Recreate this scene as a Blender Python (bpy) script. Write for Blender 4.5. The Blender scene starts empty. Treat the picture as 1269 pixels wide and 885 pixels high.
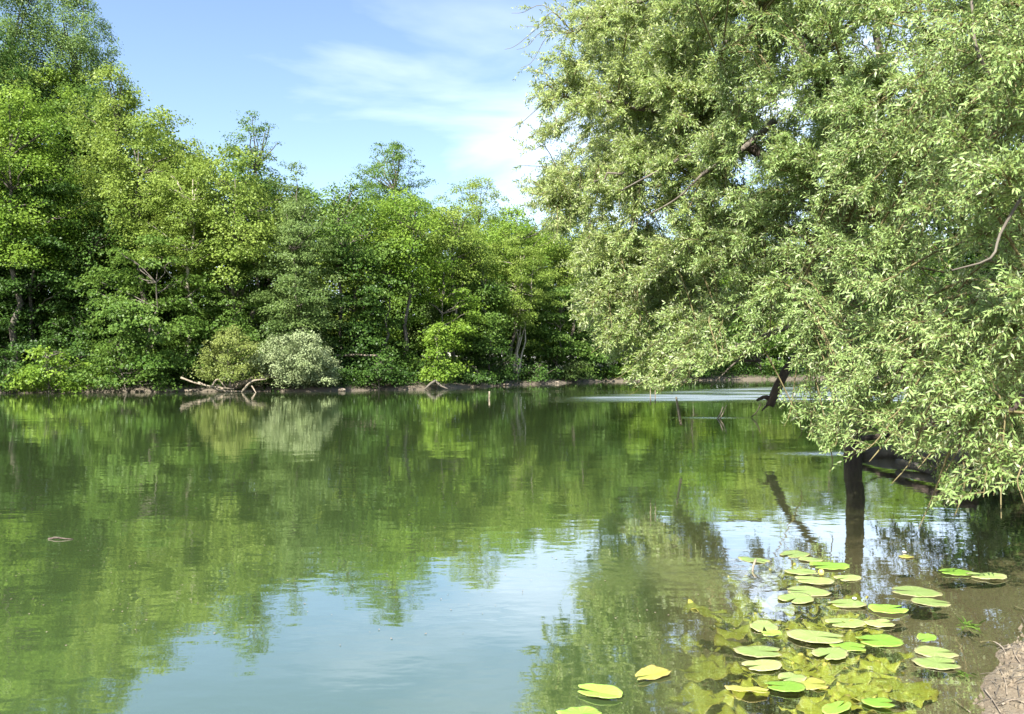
import bpy, math, random
import numpy as np
R = math.radians
rng = np.random.default_rng(7)
random.seed(7)
S = bpy.context.scene
COL = S.collection

# ------------------------------------------------------------------ camera
CAMZ, F, HOR = 2.0, 1000.0, 450.0            # photo pixels (1269 x 885)
cam = bpy.data.cameras.new('camera'); cam.lens = 36.0 * F / 1269; cam.sensor_width = 36
cam.clip_end = 3000; cam.clip_start = 0.05
camo = bpy.data.objects.new('camera', cam); COL.objects.link(camo)
camo.location = (0, 0, CAMZ)
camo.rotation_euler = (R(90) + math.atan((HOR - 442.5) / F), 0, 0)
S.camera = camo

def P(px, py, Y):
    return np.array([(px - 634.5) / F * Y, Y, CAMZ + (HOR - py) / F * Y])
def proj(p):
    p = np.asarray(p, float)
    Y = np.maximum(p[..., 1], 0.05)
    return 634.5 + F * p[..., 0] / Y, HOR - F * (p[..., 2] - CAMZ) / Y
def W(px, py):                                # point on the water plane
    Y = CAMZ * F / (py - HOR)
    return np.array([(px - 634.5) / F * Y, Y, 0.0])

# ------------------------------------------------------------------ helpers
def norm(a):
    return a / np.maximum(np.linalg.norm(a, axis=-1, keepdims=True), 1e-9)

_lat = np.random.default_rng(3).random((256, 256))
def vnoise(x, y):
    x = np.asarray(x, float); y = np.asarray(y, float)
    xi = np.floor(x).astype(int); yi = np.floor(y).astype(int)
    fx = x - xi; fy = y - yi
    fx = fx * fx * (3 - 2 * fx); fy = fy * fy * (3 - 2 * fy)
    g = lambda a, b: _lat[a % 256, b % 256]
    return (g(xi, yi) * (1 - fx) * (1 - fy) + g(xi + 1, yi) * fx * (1 - fy) + g(xi, yi + 1) * (1 - fx) * fy + g(xi + 1, yi + 1) * fx * fy) * 2 - 1
def fbm(x, y, o=4):
    s = 0; a = 1; t = 0
    for k in range(o):
        s = s + a * vnoise(x * 2 ** k + 17 * k, y * 2 ** k + 31 * k); t += a; a *= .5
    return s / t

def mesh_np(name, verts, faces, mat, parent=None, attrs=None, smooth=False, mats=None, midx=None):
    """faces: (N,k) array, or a list of (N,k) arrays"""
    me = bpy.data.meshes.new(name)
    verts = np.ascontiguousarray(verts, np.float32)
    fl = faces if isinstance(faces, list) else [faces]
    fl = [np.asarray(f, np.int32) for f in fl if len(f)]
    nf = sum(len(f) for f in fl); nl = sum(f.size for f in fl)
    me.vertices.add(len(verts)); me.vertices.foreach_set('co', verts.ravel())
    me.loops.add(nl); me.loops.foreach_set('vertex_index', np.concatenate([f.ravel() for f in fl]))
    me.polygons.add(nf)
    sizes = np.concatenate([np.full(len(f), f.shape[1], np.int32) for f in fl])
    starts = np.concatenate([[0], np.cumsum(sizes)[:-1]]).astype(np.int32)
    me.polygons.foreach_set('loop_start', starts)
    me.polygons.foreach_set('loop_total', sizes)
    if smooth: me.polygons.foreach_set('use_smooth', np.ones(nf, bool))
    for k, v in (attrs or {}).items():
        a = me.attributes.new(k, 'FLOAT', 'POINT'); a.data.foreach_set('value', np.ascontiguousarray(v, np.float32))
    me.update(calc_edges=True)
    for m in (mats or [mat]): me.materials.append(m)
    if midx is not None: me.polygons.foreach_set('material_index', np.asarray(midx, np.int32))
    o = bpy.data.objects.new(name, me); COL.objects.link(o)
    if parent is not None: o.parent = parent
    return o

def localise(o, origin):
    """put the object's origin at the given base point, geometry unchanged"""
    origin = np.asarray(origin, float)
    me = o.data; co = np.empty(len(me.vertices) * 3, np.float32); me.vertices.foreach_get('co', co)
    co = co.reshape(-1, 3) - origin.astype(np.float32)
    me.vertices.foreach_set('co', co.ravel()); me.update()
    o.location = tuple(origin)

def tag(o, label=None, cat=None, group=None, kind=None):
    if label: o['label'] = label
    if cat: o['category'] = cat
    if group: o['group'] = group
    if kind: o['kind'] = kind
    return o

def empty(name, loc, label, cat, group=None):
    o = bpy.data.objects.new(name, None); COL.objects.link(o); o.location = tuple(loc)
    o.empty_display_size = .3
    return tag(o, label, cat, group)

class Tubes:
    def __init__(s): s.v = []; s.q = []; s.n = 0
    def add(s, path, rad, sides=6, cap=True, wob=0.0):
        path = np.asarray(path, float); n = len(path)
        rad = np.broadcast_to(np.asarray(rad, float), (n,))
        t = norm(np.gradient(path, axis=0))
        ref = np.array([0, 0, 1.0]) if abs(t[0][2]) < .9 else np.array([1.0, 0, 0])
        a = np.cross(t, ref); a = norm(a); b = np.cross(t, a)
        th = np.linspace(0, 2 * np.pi, sides, endpoint=False)
        rr = rad[:, None] * (1 + wob * rng.normal(size=(n, sides)))
        ring = path[:, None, :] + rr[..., None] * (a[:, None, :] * np.cos(th)[None, :, None] + b[:, None, :] * np.sin(th)[None, :, None])
        s.v.append(ring.reshape(-1, 3))
        i = np.arange(n - 1)[:, None] * sides; j = np.arange(sides)[None, :]; k = (j + 1) % sides
        q = np.stack([i + j, i + k, i + sides + k, i + sides + j], -1).reshape(-1, 4) + s.n
        s.q.append(q); s.n += n * sides
        if cap:
            for e, c in ((0, path[0]), (n - 1, path[-1])):
                s.v.append(c[None]); ci = s.n; s.n += 1
                base = ci - 1 - (n * sides) + e * sides if e == 0 else None
                st = ci - n * sides if e == 0 else ci - 1 - sides
                jj = np.arange(0, sides); kk = (jj + 1) % sides
                if e == 0: s.q.append(np.stack([st + kk, st + jj, np.full(sides, ci), np.full(sides, ci)], -1))
                else: s.q.append(np.stack([st + jj, st + kk, np.full(sides, ci), np.full(sides, ci)], -1))
    def build(s, name, mat, parent=None):
        v = np.concatenate(s.v); q = np.concatenate(s.q)
        tri = q[q[:, 2] == q[:, 3]][:, :3]; q = q[q[:, 2] != q[:, 3]]
        return mesh_np(name, v, [q, tri], mat, parent, smooth=True)

def curve(a, b, n=7, sag=0.0, jit=0.0):
    a = np.asarray(a, float); b = np.asarray(b, float)
    t = np.linspace(0, 1, n)[:, None]
    p = a * (1 - t) + b * t
    p[:, 2] += (sag * 4 * t * (1 - t))[:, 0]
    if jit:
        j = rng.normal(size=(n, 3)) * jit; j[0] = 0; j[-1] = 0; p = p + j
    return p
def spline(pts, n=14):
    pts = np.asarray(pts, float); m = len(pts)
    pp = np.vstack([2 * pts[0] - pts[1], pts, 2 * pts[-1] - pts[-2]])
    out = []
    for u in np.linspace(0, m - 1 - 1e-6, n):
        i = int(u); f = u - i; a, b, c, d = pp[i:i + 4]
        out.append(.5 * (2 * b + (c - a) * f + (2 * a - 5 * b + 4 * c - d) * f * f + (3 * b - a - 3 * c + d) * f ** 3))
    return np.array(out)

def leaves_arr(C, A, N, L, Wd, tint, fold=.18, droop=.12):
    A = norm(A); Sx = norm(np.cross(A, N)); N = norm(np.cross(Sx, A))
    L = L[:, None]; w = Wd[:, None]
    v = np.empty((len(C), 4, 3))
    v[:, 0] = C
    v[:, 1] = C + A * L * .42 + Sx * w * .5 + N * w * fold
    v[:, 2] = C + A * L - N * L * droop
    v[:, 3] = C + A * L * .42 - Sx * w * .5 + N * w * fold
    f = np.arange(len(C) * 4).reshape(-1, 4)
    return v.reshape(-1, 3), f, np.repeat(tint, 4)
def rdir(n):
    return norm(rng.normal(size=(n, 3)))

# ------------------------------------------------------------------ materials
def mat(name):
    m = bpy.data.materials.new(name); m.use_nodes = True
    nt = m.node_tree; nt.nodes.clear()
    return m, nt, nt.nodes, nt.links
def nd(N, t, **kw):
    n = N.new(t)
    for k, v in kw.items():
        if k.startswith('i_'):
            key = k[2:].replace('_', ' ')
            n.inputs[key].default_value = v
        else: setattr(n, k, v)
    return n
def mixrgb(N, Lk, f, a, b):
    m = N.new('ShaderNodeMix'); m.data_type = 'RGBA'
    for s, v in ((m.inputs[0], f), (m.inputs[6], a), (m.inputs[7], b)):
        if hasattr(v, 'links'): Lk.new(v, s)
        elif isinstance(v, (tuple, list)): s.default_value = (*v[:3], 1)
        else: s.default_value = v
    return m.outputs[2]
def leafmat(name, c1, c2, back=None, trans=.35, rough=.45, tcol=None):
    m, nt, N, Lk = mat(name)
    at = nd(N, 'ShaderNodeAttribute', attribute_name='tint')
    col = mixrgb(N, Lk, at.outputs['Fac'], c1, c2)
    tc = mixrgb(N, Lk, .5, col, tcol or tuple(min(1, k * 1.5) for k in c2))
    if back:
        g = nd(N, 'ShaderNodeNewGeometry')
        col = mixrgb(N, Lk, g.outputs['Backfacing'], col, back)
    p = nd(N, 'ShaderNodeBsdfPrincipled'); p.inputs['Roughness'].default_value = rough
    p.inputs['Specular IOR Level'].default_value = .35 if back else .18
    Lk.new(col, p.inputs['Base Color'])
    t = nd(N, 'ShaderNodeBsdfTranslucent'); Lk.new(tc, t.inputs['Color'])
    mx = nd(N, 'ShaderNodeMixShader'); mx.inputs[0].default_value = trans
    Lk.new(p.outputs[0], mx.inputs[1]); Lk.new(t.outputs[0], mx.inputs[2])
    o = nd(N, 'ShaderNodeOutputMaterial'); Lk.new(mx.outputs[0], o.inputs[0])
    return m
def noisemat(name, cols, scale=4, rough=.9, bump=.3, bscale=None, bdist=.02, detail=6, stretch=(1, 1, 1), wet=None):
    m, nt, N, Lk = mat(name)
    tc = nd(N, 'ShaderNodeTexCoord'); mp = nd(N, 'ShaderNodeMapping'); mp.inputs['Scale'].default_value = stretch
    Lk.new(tc.outputs['Object'], mp.inputs[0])
    n = nd(N, 'ShaderNodeTexNoise', i_Scale=scale, i_Detail=detail, i_Roughness=.65); Lk.new(mp.outputs[0], n.inputs['Vector'])
    r = nd(N, 'ShaderNodeValToRGB'); cr = r.color_ramp
    while len(cr.elements) < len(cols): cr.elements.new(.5)
    for k, c in enumerate(cols):
        cr.elements[k].position = .3 + .4 * k / max(1, len(cols) - 1); cr.elements[k].color = (*c, 1)
    Lk.new(n.outputs['Fac'], r.inputs[0])
    n2 = nd(N, 'ShaderNodeTexNoise', i_Scale=bscale or scale * 4, i_Detail=8.0); Lk.new(mp.outputs[0], n2.inputs['Vector'])
    b = nd(N, 'ShaderNodeBump', i_Strength=bump, i_Distance=bdist); Lk.new(n2.outputs['Fac'], b.inputs['Height'])
    p = nd(N, 'ShaderNodeBsdfPrincipled'); p.inputs['Roughness'].default_value = rough
    Lk.new(r.outputs[0], p.inputs['Base Color']); Lk.new(b.outputs[0], p.inputs['Normal'])
    o = nd(N, 'ShaderNodeOutputMaterial'); Lk.new(p.outputs[0], o.inputs[0])
    return m

M = {}
M['bark'] = noisemat('grey_bark', [(.05, .04, .03), (.1, .085, .065), (.16, .14, .11)], 3, stretch=(1, 1, .3))
M['barkd'] = noisemat('dark_bark', [(.03, .022, .017), (.07, .052, .04), (.11, .085, .065)], 4, bump=.8, bdist=.04, bscale=14, stretch=(1, 1, .25))
M['barkp'] = noisemat('pale_bark', [(.2, .17, .12), (.34, .3, .22), (.42, .37, .29)], 3, stretch=(1, 1, .3))
M['twig'] = noisemat('willow_twig', [(.09, .075, .03), (.17, .14, .06)], 6)
M['drift'] = noisemat('bleached_driftwood', [(.11, .085, .06), (.22, .18, .13), (.3, .25, .19)], 5, bump=.5)
M['bright'] = leafmat('bright_leaf', (.08, .155, .015), (.2, .295, .04))
M['light'] = leafmat('light_leaf', (.1, .165, .022), (.235, .305, .06))
M['mid'] = leafmat('mid_leaf', (.055, .115, .018), (.14, .22, .042))
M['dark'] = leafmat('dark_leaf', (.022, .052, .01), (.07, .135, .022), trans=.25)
M['olive'] = leafmat('olive_leaf', (.07, .12, .03), (.16, .225, .065))
M['poplar'] = leafmat('poplar_leaf', (.075, .13, .03), (.16, .24, .065), trans=.3)
M['olivebush'] = leafmat('olive_bush_leaf', (.12, .16, .035), (.24, .28, .08))
M['silver'] = leafmat('silver_willow_leaf', (.17, .22, .09), (.31, .36, .19), trans=.25)
M['willow'] = leafmat('willow_leaf', (.13, .215, .05), (.34, .46, .17), back=(.4, .44, .27), trans=.38, rough=.42, tcol=(.38, .46, .09))
M['willowy'] = leafmat('willow_leaf_pale', (.2, .28, .065), (.43, .52, .2), back=(.44, .48, .28), trans=.45, rough=.5, tcol=(.46, .54, .15))

# ------------------------------------------------------------------ river outline and terrain
near = np.array([(-400, -30), (-60, -8), (-10, -.5), (-3, -.2), (0, .8), (1.5, 2.7), (2.5, 4.4), (3.75, 5.9), (4.8, 7.3), (5.8, 8.6), (7.2, 10.6), (8.8, 13.2), (9.6, 17), (10.7, 20), (13.5, 25), (22, 36), (42, 55), (90, 75), (200, 95), (500, 120)])
far = np.array([(-400, 20), (-120, 44), (-60, 50), (-34, 54), (-24, 56.2), (-13.4, 57), (-6.4, 62), (.4, 74), (10, 87), (25, 95), (60, 112), (120, 128), (260, 150), (500, 190)])
def poly_dist(x, y, pl):
    d = np.full(x.shape, 1e9)
    for (x0, y0), (x1, y1) in zip(pl[:-1], pl[1:]):
        dx, dy = x1 - x0, y1 - y0
        t = np.clip(((x - x0) * dx + (y - y0) * dy) / (dx * dx + dy * dy), 0, 1)
        d = np.minimum(d, np.hypot(x - x0 - t * dx, y - y0 - t * dy))
    return d
def above(x, y, pl):      # y beyond the polyline (both shores are graphs y(x))
    return y > np.interp(x, pl[:, 0], pl[:, 1])
def near_y(x): return np.interp(x, near[:, 0], near[:, 1])
def far_y(x): return np.interp(x, far[:, 0], far[:, 1])
def terrain(x, y):
    x = np.asarray(x, float); y = np.asarray(y, float)
    dn = poly_dist(x, y, near) + .0; df = poly_dist(x, y, far)
    wob = .25 * fbm(x * .6, y * .6, 3)
    inn = above(x, y, near); outf = above(x, y, far)
    sn = np.where(inn, dn, -dn) + wob * np.clip(dn, 0.1, 1) * .8
    sf = np.where(outf, -df, df) + .8 * fbm(x * .35 + 9, y * .35, 3)
    # near side
    zn_in = -1.7 * (1 - np.exp(-np.maximum(sn, 0) * (.13 + .4 * np.clip((1.5 - x) / 1.6, 0, 1))))
    zn_out = .34 * (1 - np.exp(np.minimum(sn, 0) * .45)) + .02 * np.minimum(-np.minimum(sn, 0), 60) 
    zf_in = -1.9 * (1 - np.exp(-np.maximum(sf, 0) * .45))
    q = -np.minimum(sf, 0)
    zf_out = .38 * (1 - np.exp(-q * 1.2)) + .045 * np.minimum(q, 60)
    z = np.where(outf | (df < dn) & ~inn, zf_out, 0)
    land_n = zn_out; inside = np.maximum(zn_in, zf_in)
    zn = np.where(sn > 0, zn_in, zn_out); zf = np.where(sf > 0, zf_in, zf_out)
    z = np.where(dn < df, np.maximum(zn, np.where(sf > 0, zf_in, -9)), np.maximum(zf, np.where(sn > 0, zn_in, -9)))
    z = z + .02 * fbm(x * 3, y * 3, 4) * np.clip(dn / 2, .3, 1) + .008 * fbm(x * 14, y * 14, 3)
    z = z + .045 * np.exp(-(((x - 3.25) / .35) ** 2 + ((y - 5.0) / .28) ** 2)) + .05 * np.exp(-(((x - 3.55) / .3) ** 2 + ((y - 5.5) / .2) ** 2)) * (1 + fbm(x * 8, y * 8, 3))
    return z
def gz(x, y): return float(terrain(np.array([x]), np.array([y]))[0])

def warp(c, a, lo, hi, n):
    u = np.linspace(math.asinh((lo - c) / a), math.asinh((hi - c) / a), n)
    return c + a * np.sinh(u)
def grid(xs, ys):
    X, Y = np.meshgrid(xs, ys)
    nx = len(xs); ny = len(ys)
    i = (np.arange(ny - 1)[:, None] * nx + np.arange(nx - 1)[None, :])
    return X, Y, np.stack([i, i + 1, i + nx + 1, i + nx], -1).reshape(-1, 4)

xs = warp(3, 4, -900, 900, 620); ys = warp(6, 4, -250, 1400, 620)
X, Y, Fq = grid(xs, ys)
Z = terrain(X, Y)
# ground material: mud by the water, leaf litter and green on land
m, nt, N, Lk = mat('ground')
tc = nd(N, 'ShaderNodeTexCoord'); geo = nd(N, 'ShaderNodeNewGeometry'); sx = nd(N, 'ShaderNodeSeparateXYZ'); Lk.new(geo.outputs['Position'], sx.inputs[0])
n1 = nd(N, 'ShaderNodeTexNoise', i_Scale=2.2, i_Detail=9.0, i_Roughness=.68); Lk.new(tc.outputs['Object'], n1.inputs['Vector'])
r1 = nd(N, 'ShaderNodeValToRGB'); e = r1.color_ramp.elements; e[0].position = .32; e[0].color = (.18, .13, .08, 1); e[1].position = .68; e[1].color = (.32, .265, .17, 1)
Lk.new(n1.outputs['Fac'], r1.inputs[0])
n2 = nd(N, 'ShaderNodeTexNoise', i_Scale=30., i_Detail=9.0, i_Roughness=.7); Lk.new(tc.outputs['Object'], n2.inputs['Vector'])
r2 = nd(N, 'ShaderNodeValToRGB'); e = r2.color_ramp.elements; e[0].position = .35; e[0].color = (.16, .12, .08, 1); e[1].position = .7; e[1].color = (.38, .33, .24, 1)
Lk.new(n2.outputs['Fac'], r2.inputs[0])
mud = mixrgb(N, Lk, .45, r1.outputs[0], r2.outputs[0])
n3 = nd(N, 'ShaderNodeTexNoise', i_Scale=1.2, i_Detail=8.0); Lk.new(tc.outputs['Object'], n3.inputs['Vector'])
r3 = nd(N, 'ShaderNodeValToRGB'); e = r3.color_ramp.elements; e[0].position = .4; e[0].color = (.05, .04, .022, 1); e[1].position = .62; e[1].color = (.04, .06, .015, 1)
Lk.new(n3.outputs['Fac'], r3.inputs[0])
wet = nd(N, 'ShaderNodeMapRange'); wet.inputs[1].default_value = .0; wet.inputs[2].default_value = .1; wet.inputs[3].default_value = .55; wet.inputs[4].default_value = 1; Lk.new(sx.outputs[2], wet.inputs[0])
wm = nd(N, 'ShaderNodeVectorMath', operation='SCALE'); Lk.new(mud, wm.inputs[0]); Lk.new(wet.outputs[0], wm.inputs['Scale']); mud = wm.outputs[0]
mr = nd(N, 'ShaderNodeMapRange'); mr.inputs[1].default_value = .22; mr.inputs[2].default_value = .6; Lk.new(sx.outputs[2], mr.inputs[0])
fb = nd(N, 'ShaderNodeAttribute', attribute_name='far_shade')
mud = mixrgb(N, Lk, fb.outputs['Fac'], mud, (.075, .062, .045))  # shade under the far bank's overhang, painted into the mud colour
colr = mixrgb(N, Lk, mr.outputs[0], mud, r3.outputs[0])
bp = nd(N, 'ShaderNodeBump', i_Strength=.8, i_Distance=.03); Lk.new(n2.outputs['Fac'], bp.inputs['Height'])
p = nd(N, 'ShaderNodeBsdfPrincipled'); p.inputs['Roughness'].default_value = .8; Lk.new(colr, p.inputs['Base Color']); Lk.new(bp.outputs[0], p.inputs['Normal'])
o = nd(N, 'ShaderNodeOutputMaterial'); Lk.new(p.outputs[0], o.inputs[0])
M['ground'] = m
ground = mesh_np('ground', np.stack([X, Y, Z], -1).reshape(-1, 3), Fq, M['ground'], attrs={'far_shade': np.clip((Y - 25) / 15, 0, .85).ravel()}, smooth=True)
tag(ground, 'brown muddy river bed and wooded earth banks', 'ground', kind='structure')

# ------------------------------------------------------------------ water
xs = warp(4, 5, -420, 520, 520); ys = warp(8, 6, -28, 200, 420)
X, Y, Fq = grid(xs, ys)
depth = np.maximum(0, -terrain(X, Y))
# wind-ruffled streaks (world places): the long streak across the river, and eddies round the trunk
PX = 634.5 + F * X / np.maximum(Y, .1)
rip = np.clip((Y - 40.5) / 2.0, 0, 1) * np.clip((45 + np.clip((PX - 640) / 330, 0, 1) * 26 - Y) / 6, 0, 1) * np.clip((X - .2) / 5, 0, 1)
rip = np.maximum(rip, .5 * np.exp(-((X - 7.6) / 1.6) ** 2 - ((Y - 17.9) / .45) ** 2))
rip = np.maximum(rip, .5 * np.exp(-((X - 7.3) / 1.3) ** 2 - ((Y - 29.5) / .5) ** 2))
rip = np.maximum(rip, .16 * np.exp(-((X - 1.3) / .8) ** 2 - ((Y - 7.7) / .5) ** 2))
rip = np.maximum(rip, .22 * np.exp(-((Y - 54 + (X + 20) * -.1) / 2.2) ** 2) * (X > -45))
m, nt, N, Lk = mat('river_water')
tc = nd(N, 'ShaderNodeTexCoord')
ad = nd(N, 'ShaderNodeAttribute', attribute_name='turbid'); ar = nd(N, 'ShaderNodeAttribute', attribute_name='ripple')
def wn(scale, det, sc=(1, 1, 1), off=0):
    mp = nd(N, 'ShaderNodeMapping'); mp.inputs['Scale'].default_value = sc; mp.inputs['Location'].default_value = (off, off, off)
    Lk.new(tc.outputs['Object'], mp.inputs[0])
    n = nd(N, 'ShaderNodeTexNoise', i_Scale=scale, i_Detail=det, i_Roughness=.5); Lk.new(mp.outputs[0], n.inputs['Vector'])
    return n.outputs['Fac']
def mth(op, a, b):
    n = nd(N, 'ShaderNodeMath', operation=op)
    for s, v in zip(n.inputs, (a, b)):
        if hasattr(v, 'links'): Lk.new(v, s)
        else: s.default_value = v
    return n.outputs[0]
calm = mth('ADD', mth('MULTIPLY', wn(1.1, 3., (.6, 1, 1)), .0055), mth('MULTIPLY', wn(6., 2., (.6, 1, 1), 5), .0011))
patch = mth('MULTIPLY', wn(.35, 4., (.35, 1.3, 1), 9), 1.0)
ps = nd(N, 'ShaderNodeMapRange'); ps.inputs[1].default_value = .38; ps.inputs[2].default_value = .6; ps.inputs[3].default_value = .25; Lk.new(patch, ps.inputs[0])
rr = mth('MULTIPLY', ar.outputs['Fac'], ps.outputs[0])
ruf = mth('MULTIPLY', wn(7., 3., (.8, 1, 1), 3), mth('MULTIPLY', rr, .055))
hgt = mth('ADD', calm, ruf)
bp = nd(N, 'ShaderNodeBump', i_Strength=1.0, i_Distance=1.0); Lk.new(hgt, bp.inputs['Height'])
gl = nd(N, 'ShaderNodeBsdfGlossy', i_Roughness=.03); gl.inputs['Color'].default_value = (1, 1, 1, 1); Lk.new(bp.outputs[0], gl.inputs['Normal'])
rgh = nd(N, 'ShaderNodeMath', operation='MULTIPLY_ADD'); Lk.new(rr, rgh.inputs[0]); rgh.inputs[1].default_value = .34; rgh.inputs[2].default_value = .025; Lk.new(rgh.outputs[0], gl.inputs['Roughness'])
gi = nd(N, 'ShaderNodeNewGeometry'); dt = nd(N, 'ShaderNodeVectorMath', operation='DOT_PRODUCT'); Lk.new(gi.outputs['Incoming'], dt.inputs[0]); Lk.new(bp.outputs[0], dt.inputs[1])
ab = mth('SUBTRACT', 1.0, mth('MINIMUM', mth('ABSOLUTE', dt.outputs['Value'], 0), 1.0))
fr = nd(N, 'ShaderNodeMath', operation='MULTIPLY_ADD'); Lk.new(mth('POWER', ab, 2.25), fr.inputs[0]); fr.inputs[1].default_value = .94; fr.inputs[2].default_value = .07
tr = nd(N, 'ShaderNodeBsdfTransparent'); tr.inputs['Color'].default_value = (.9, .93, .78, 1)
df = nd(N, 'ShaderNodeBsdfDiffuse')
mk_ = nd(N, 'ShaderNodeMapRange'); mk_.inputs[1].default_value = .1; mk_.inputs[2].default_value = .7; Lk.new(ad.outputs['Fac'], mk_.inputs[0])
murk = mixrgb(N, Lk, mk_.outputs[0], (.12, .12, .05), (.048, .078, .026)); Lk.new(murk, df.inputs['Color'])
b1 = nd(N, 'ShaderNodeMixShader'); Lk.new(ad.outputs['Fac'], b1.inputs[0]); Lk.new(tr.outputs[0], b1.inputs[1]); Lk.new(df.outputs[0], b1.inputs[2])
b2 = nd(N, 'ShaderNodeMixShader'); Lk.new(fr.outputs[0], b2.inputs[0]); Lk.new(b1.outputs[0], b2.inputs[1]); Lk.new(gl.outputs[0], b2.inputs[2])
o = nd(N, 'ShaderNodeOutputMaterial'); Lk.new(b2.outputs[0], o.inputs[0])
M['water'] = m
water = mesh_np('water', np.stack([X, Y, X * 0], -1).reshape(-1, 3), Fq, m, attrs={'turbid': (1 - np.exp(-(depth / .7) ** 2)).ravel() * .97, 'ripple': rip.ravel()}, smooth=True)
tag(water, 'calm green river water reflecting trees and sky', 'water', kind='structure')

# ------------------------------------------------------------------ far trees
SHP = np.array([(-500, 50), (0, 54), (235, 56.5), (400, 57), (530, 62), (640, 74), (750, 87), (900, 96), (1100, 108), (1300, 118), (1700, 140)])
def shoreY(px): return float(np.interp(px, SHP[:, 0], SHP[:, 1]))

STY = dict(  # clump radius, flatness, droop, leaf length, leaf area index, interior share
    dense=dict(r=1.1, fl=.6, dr=.28, L=.18, lai=3.3, pw=.42),
    tiered=dict(r=1.4, fl=.26, dr=.35, L=.2, lai=2.6, pw=.4),
    airy=dict(r=.75, fl=.5, dr=.1, L=.15, lai=1.5, pw=.6),
    feathery=dict(r=.95, fl=.35, dr=.3, L=.14, lai=2.8, pw=.45),
    poplar=dict(r=.85, fl=1.1, dr=0.0, L=.15, lai=2.0, pw=.55),
    bush=dict(r=.8, fl=.4, dr=.3, L=.17, lai=2.8, pw=.35),
    fine=dict(r=.55, fl=.6, dr=.35, L=.12, lai=3.4, pw=.3),
)
def crown_arr(cx, cy, z0, z1, rx, ry, sty, prof='oval', scale=1.0, lai=1.0):
    st = STY[sty]
    H = z1 - z0
    area = math.pi * rx * H * .5
    L0 = st['L'] * scale
    nleaf = int(st['lai'] * lai * area / (L0 * L0 * .4))
    r = min(st['r'] * scale, rx * .5)
    nc = max(14, int((1.75 if sty == 'tiered' else 2.7) * area * 2 / (r * r * 2.2)))
    ph = rng.random(6) * 6.28
    t = rng.random(nc * 3)
    if prof == 'oval': wz = np.sqrt(np.clip(1 - (2 * t - 1) ** 2, 0, 1)) ** .8
    elif prof == 'top': wz = np.where(t > .5, np.sqrt(np.clip(1 - ((t - .5) / .5) ** 2.4, 0, 1)), .78 + .44 * t)
    elif prof == 'wall': wz = np.sqrt(np.clip(1 - t ** 3.0, 0, 1)) * .95 + .05
    elif prof == 'cone': wz = (1 - t) ** .7 * .95 + .06
    else: wz = np.sqrt(np.clip(1 - t ** 2, 0, 1))
    keep = rng.random(len(t)) < wz * .9 + .1
    t = t[keep][:nc]; wz = wz[keep][:nc]; nc = len(t)
    th = rng.random(nc) * 2 * np.pi
    rad = rng.random(nc) ** st['pw']
    lobe = .82 + .16 * np.cos(3 * th + ph[0] + t * 5) + .12 * np.cos(5 * th + ph[1] - t * 8) + .1 * np.cos(t * 14 + ph[2] + 2 * th)
    rr = rad * wz * lobe
    shr = lambda q: max(q - r * .4, q * .6) * 1.12
    c = np.stack([cx + np.cos(th) * rr * shr(rx), cy + np.sin(th) * rr * shr(ry), z0 + r * .3 + t * (H - r * .55) + .04 * H * np.cos(2 * th + ph[3]) * (1 - t)], -1)
    cr = r * (.6 + .65 * rng.random(nc)) * (1.15 - .35 * t)
    per = cr ** 2; per = per / per.sum()
    idx = rng.choice(nc, size=nleaf, p=per)
    q = rdir(nleaf) * (rng.random((nleaf, 1)) ** .45)
    out = np.stack([np.cos(th), np.sin(th), np.zeros(nc)], -1)
    side = np.stack([-np.sin(th), np.cos(th), np.zeros(nc)], -1)
    R_ = cr[idx][:, None]
    # sprays: fingers that stretch outwards
    fing = 1 + .25 * np.sin(np.arctan2(q[:, 1], q[:, 0]) * 5 + idx)[:, None]
    p = c[idx] + out[idx] * q[:, :1] * R_ * 1.1 * fing + side[idx] * q[:, 1:2] * R_ * .9 * fing + np.array([0, 0, 1.]) * q[:, 2:] * R_ * st['fl']
    p[:, 2] -= (q[:, 0] ** 2 + q[:, 1] ** 2) * st['dr'] * cr[idx]
    nrm = norm(np.array([0, 0, 1.]) * .75 + out[idx] * .6 + rng.normal(size=(nleaf, 3)) * .45)
    ax = norm(out[idx] * .7 + side[idx] * q[:, 1:2] * .8 + rng.normal(size=(nleaf, 3)) * .5 + np.array([0, 0, -.35]))
    L = L0 * (.65 + .7 * rng.random(nleaf))
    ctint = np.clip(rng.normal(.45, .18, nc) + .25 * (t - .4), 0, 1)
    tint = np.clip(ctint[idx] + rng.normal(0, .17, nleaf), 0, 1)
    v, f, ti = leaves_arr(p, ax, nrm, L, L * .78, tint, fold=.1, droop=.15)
    return v, f, ti, c

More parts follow.
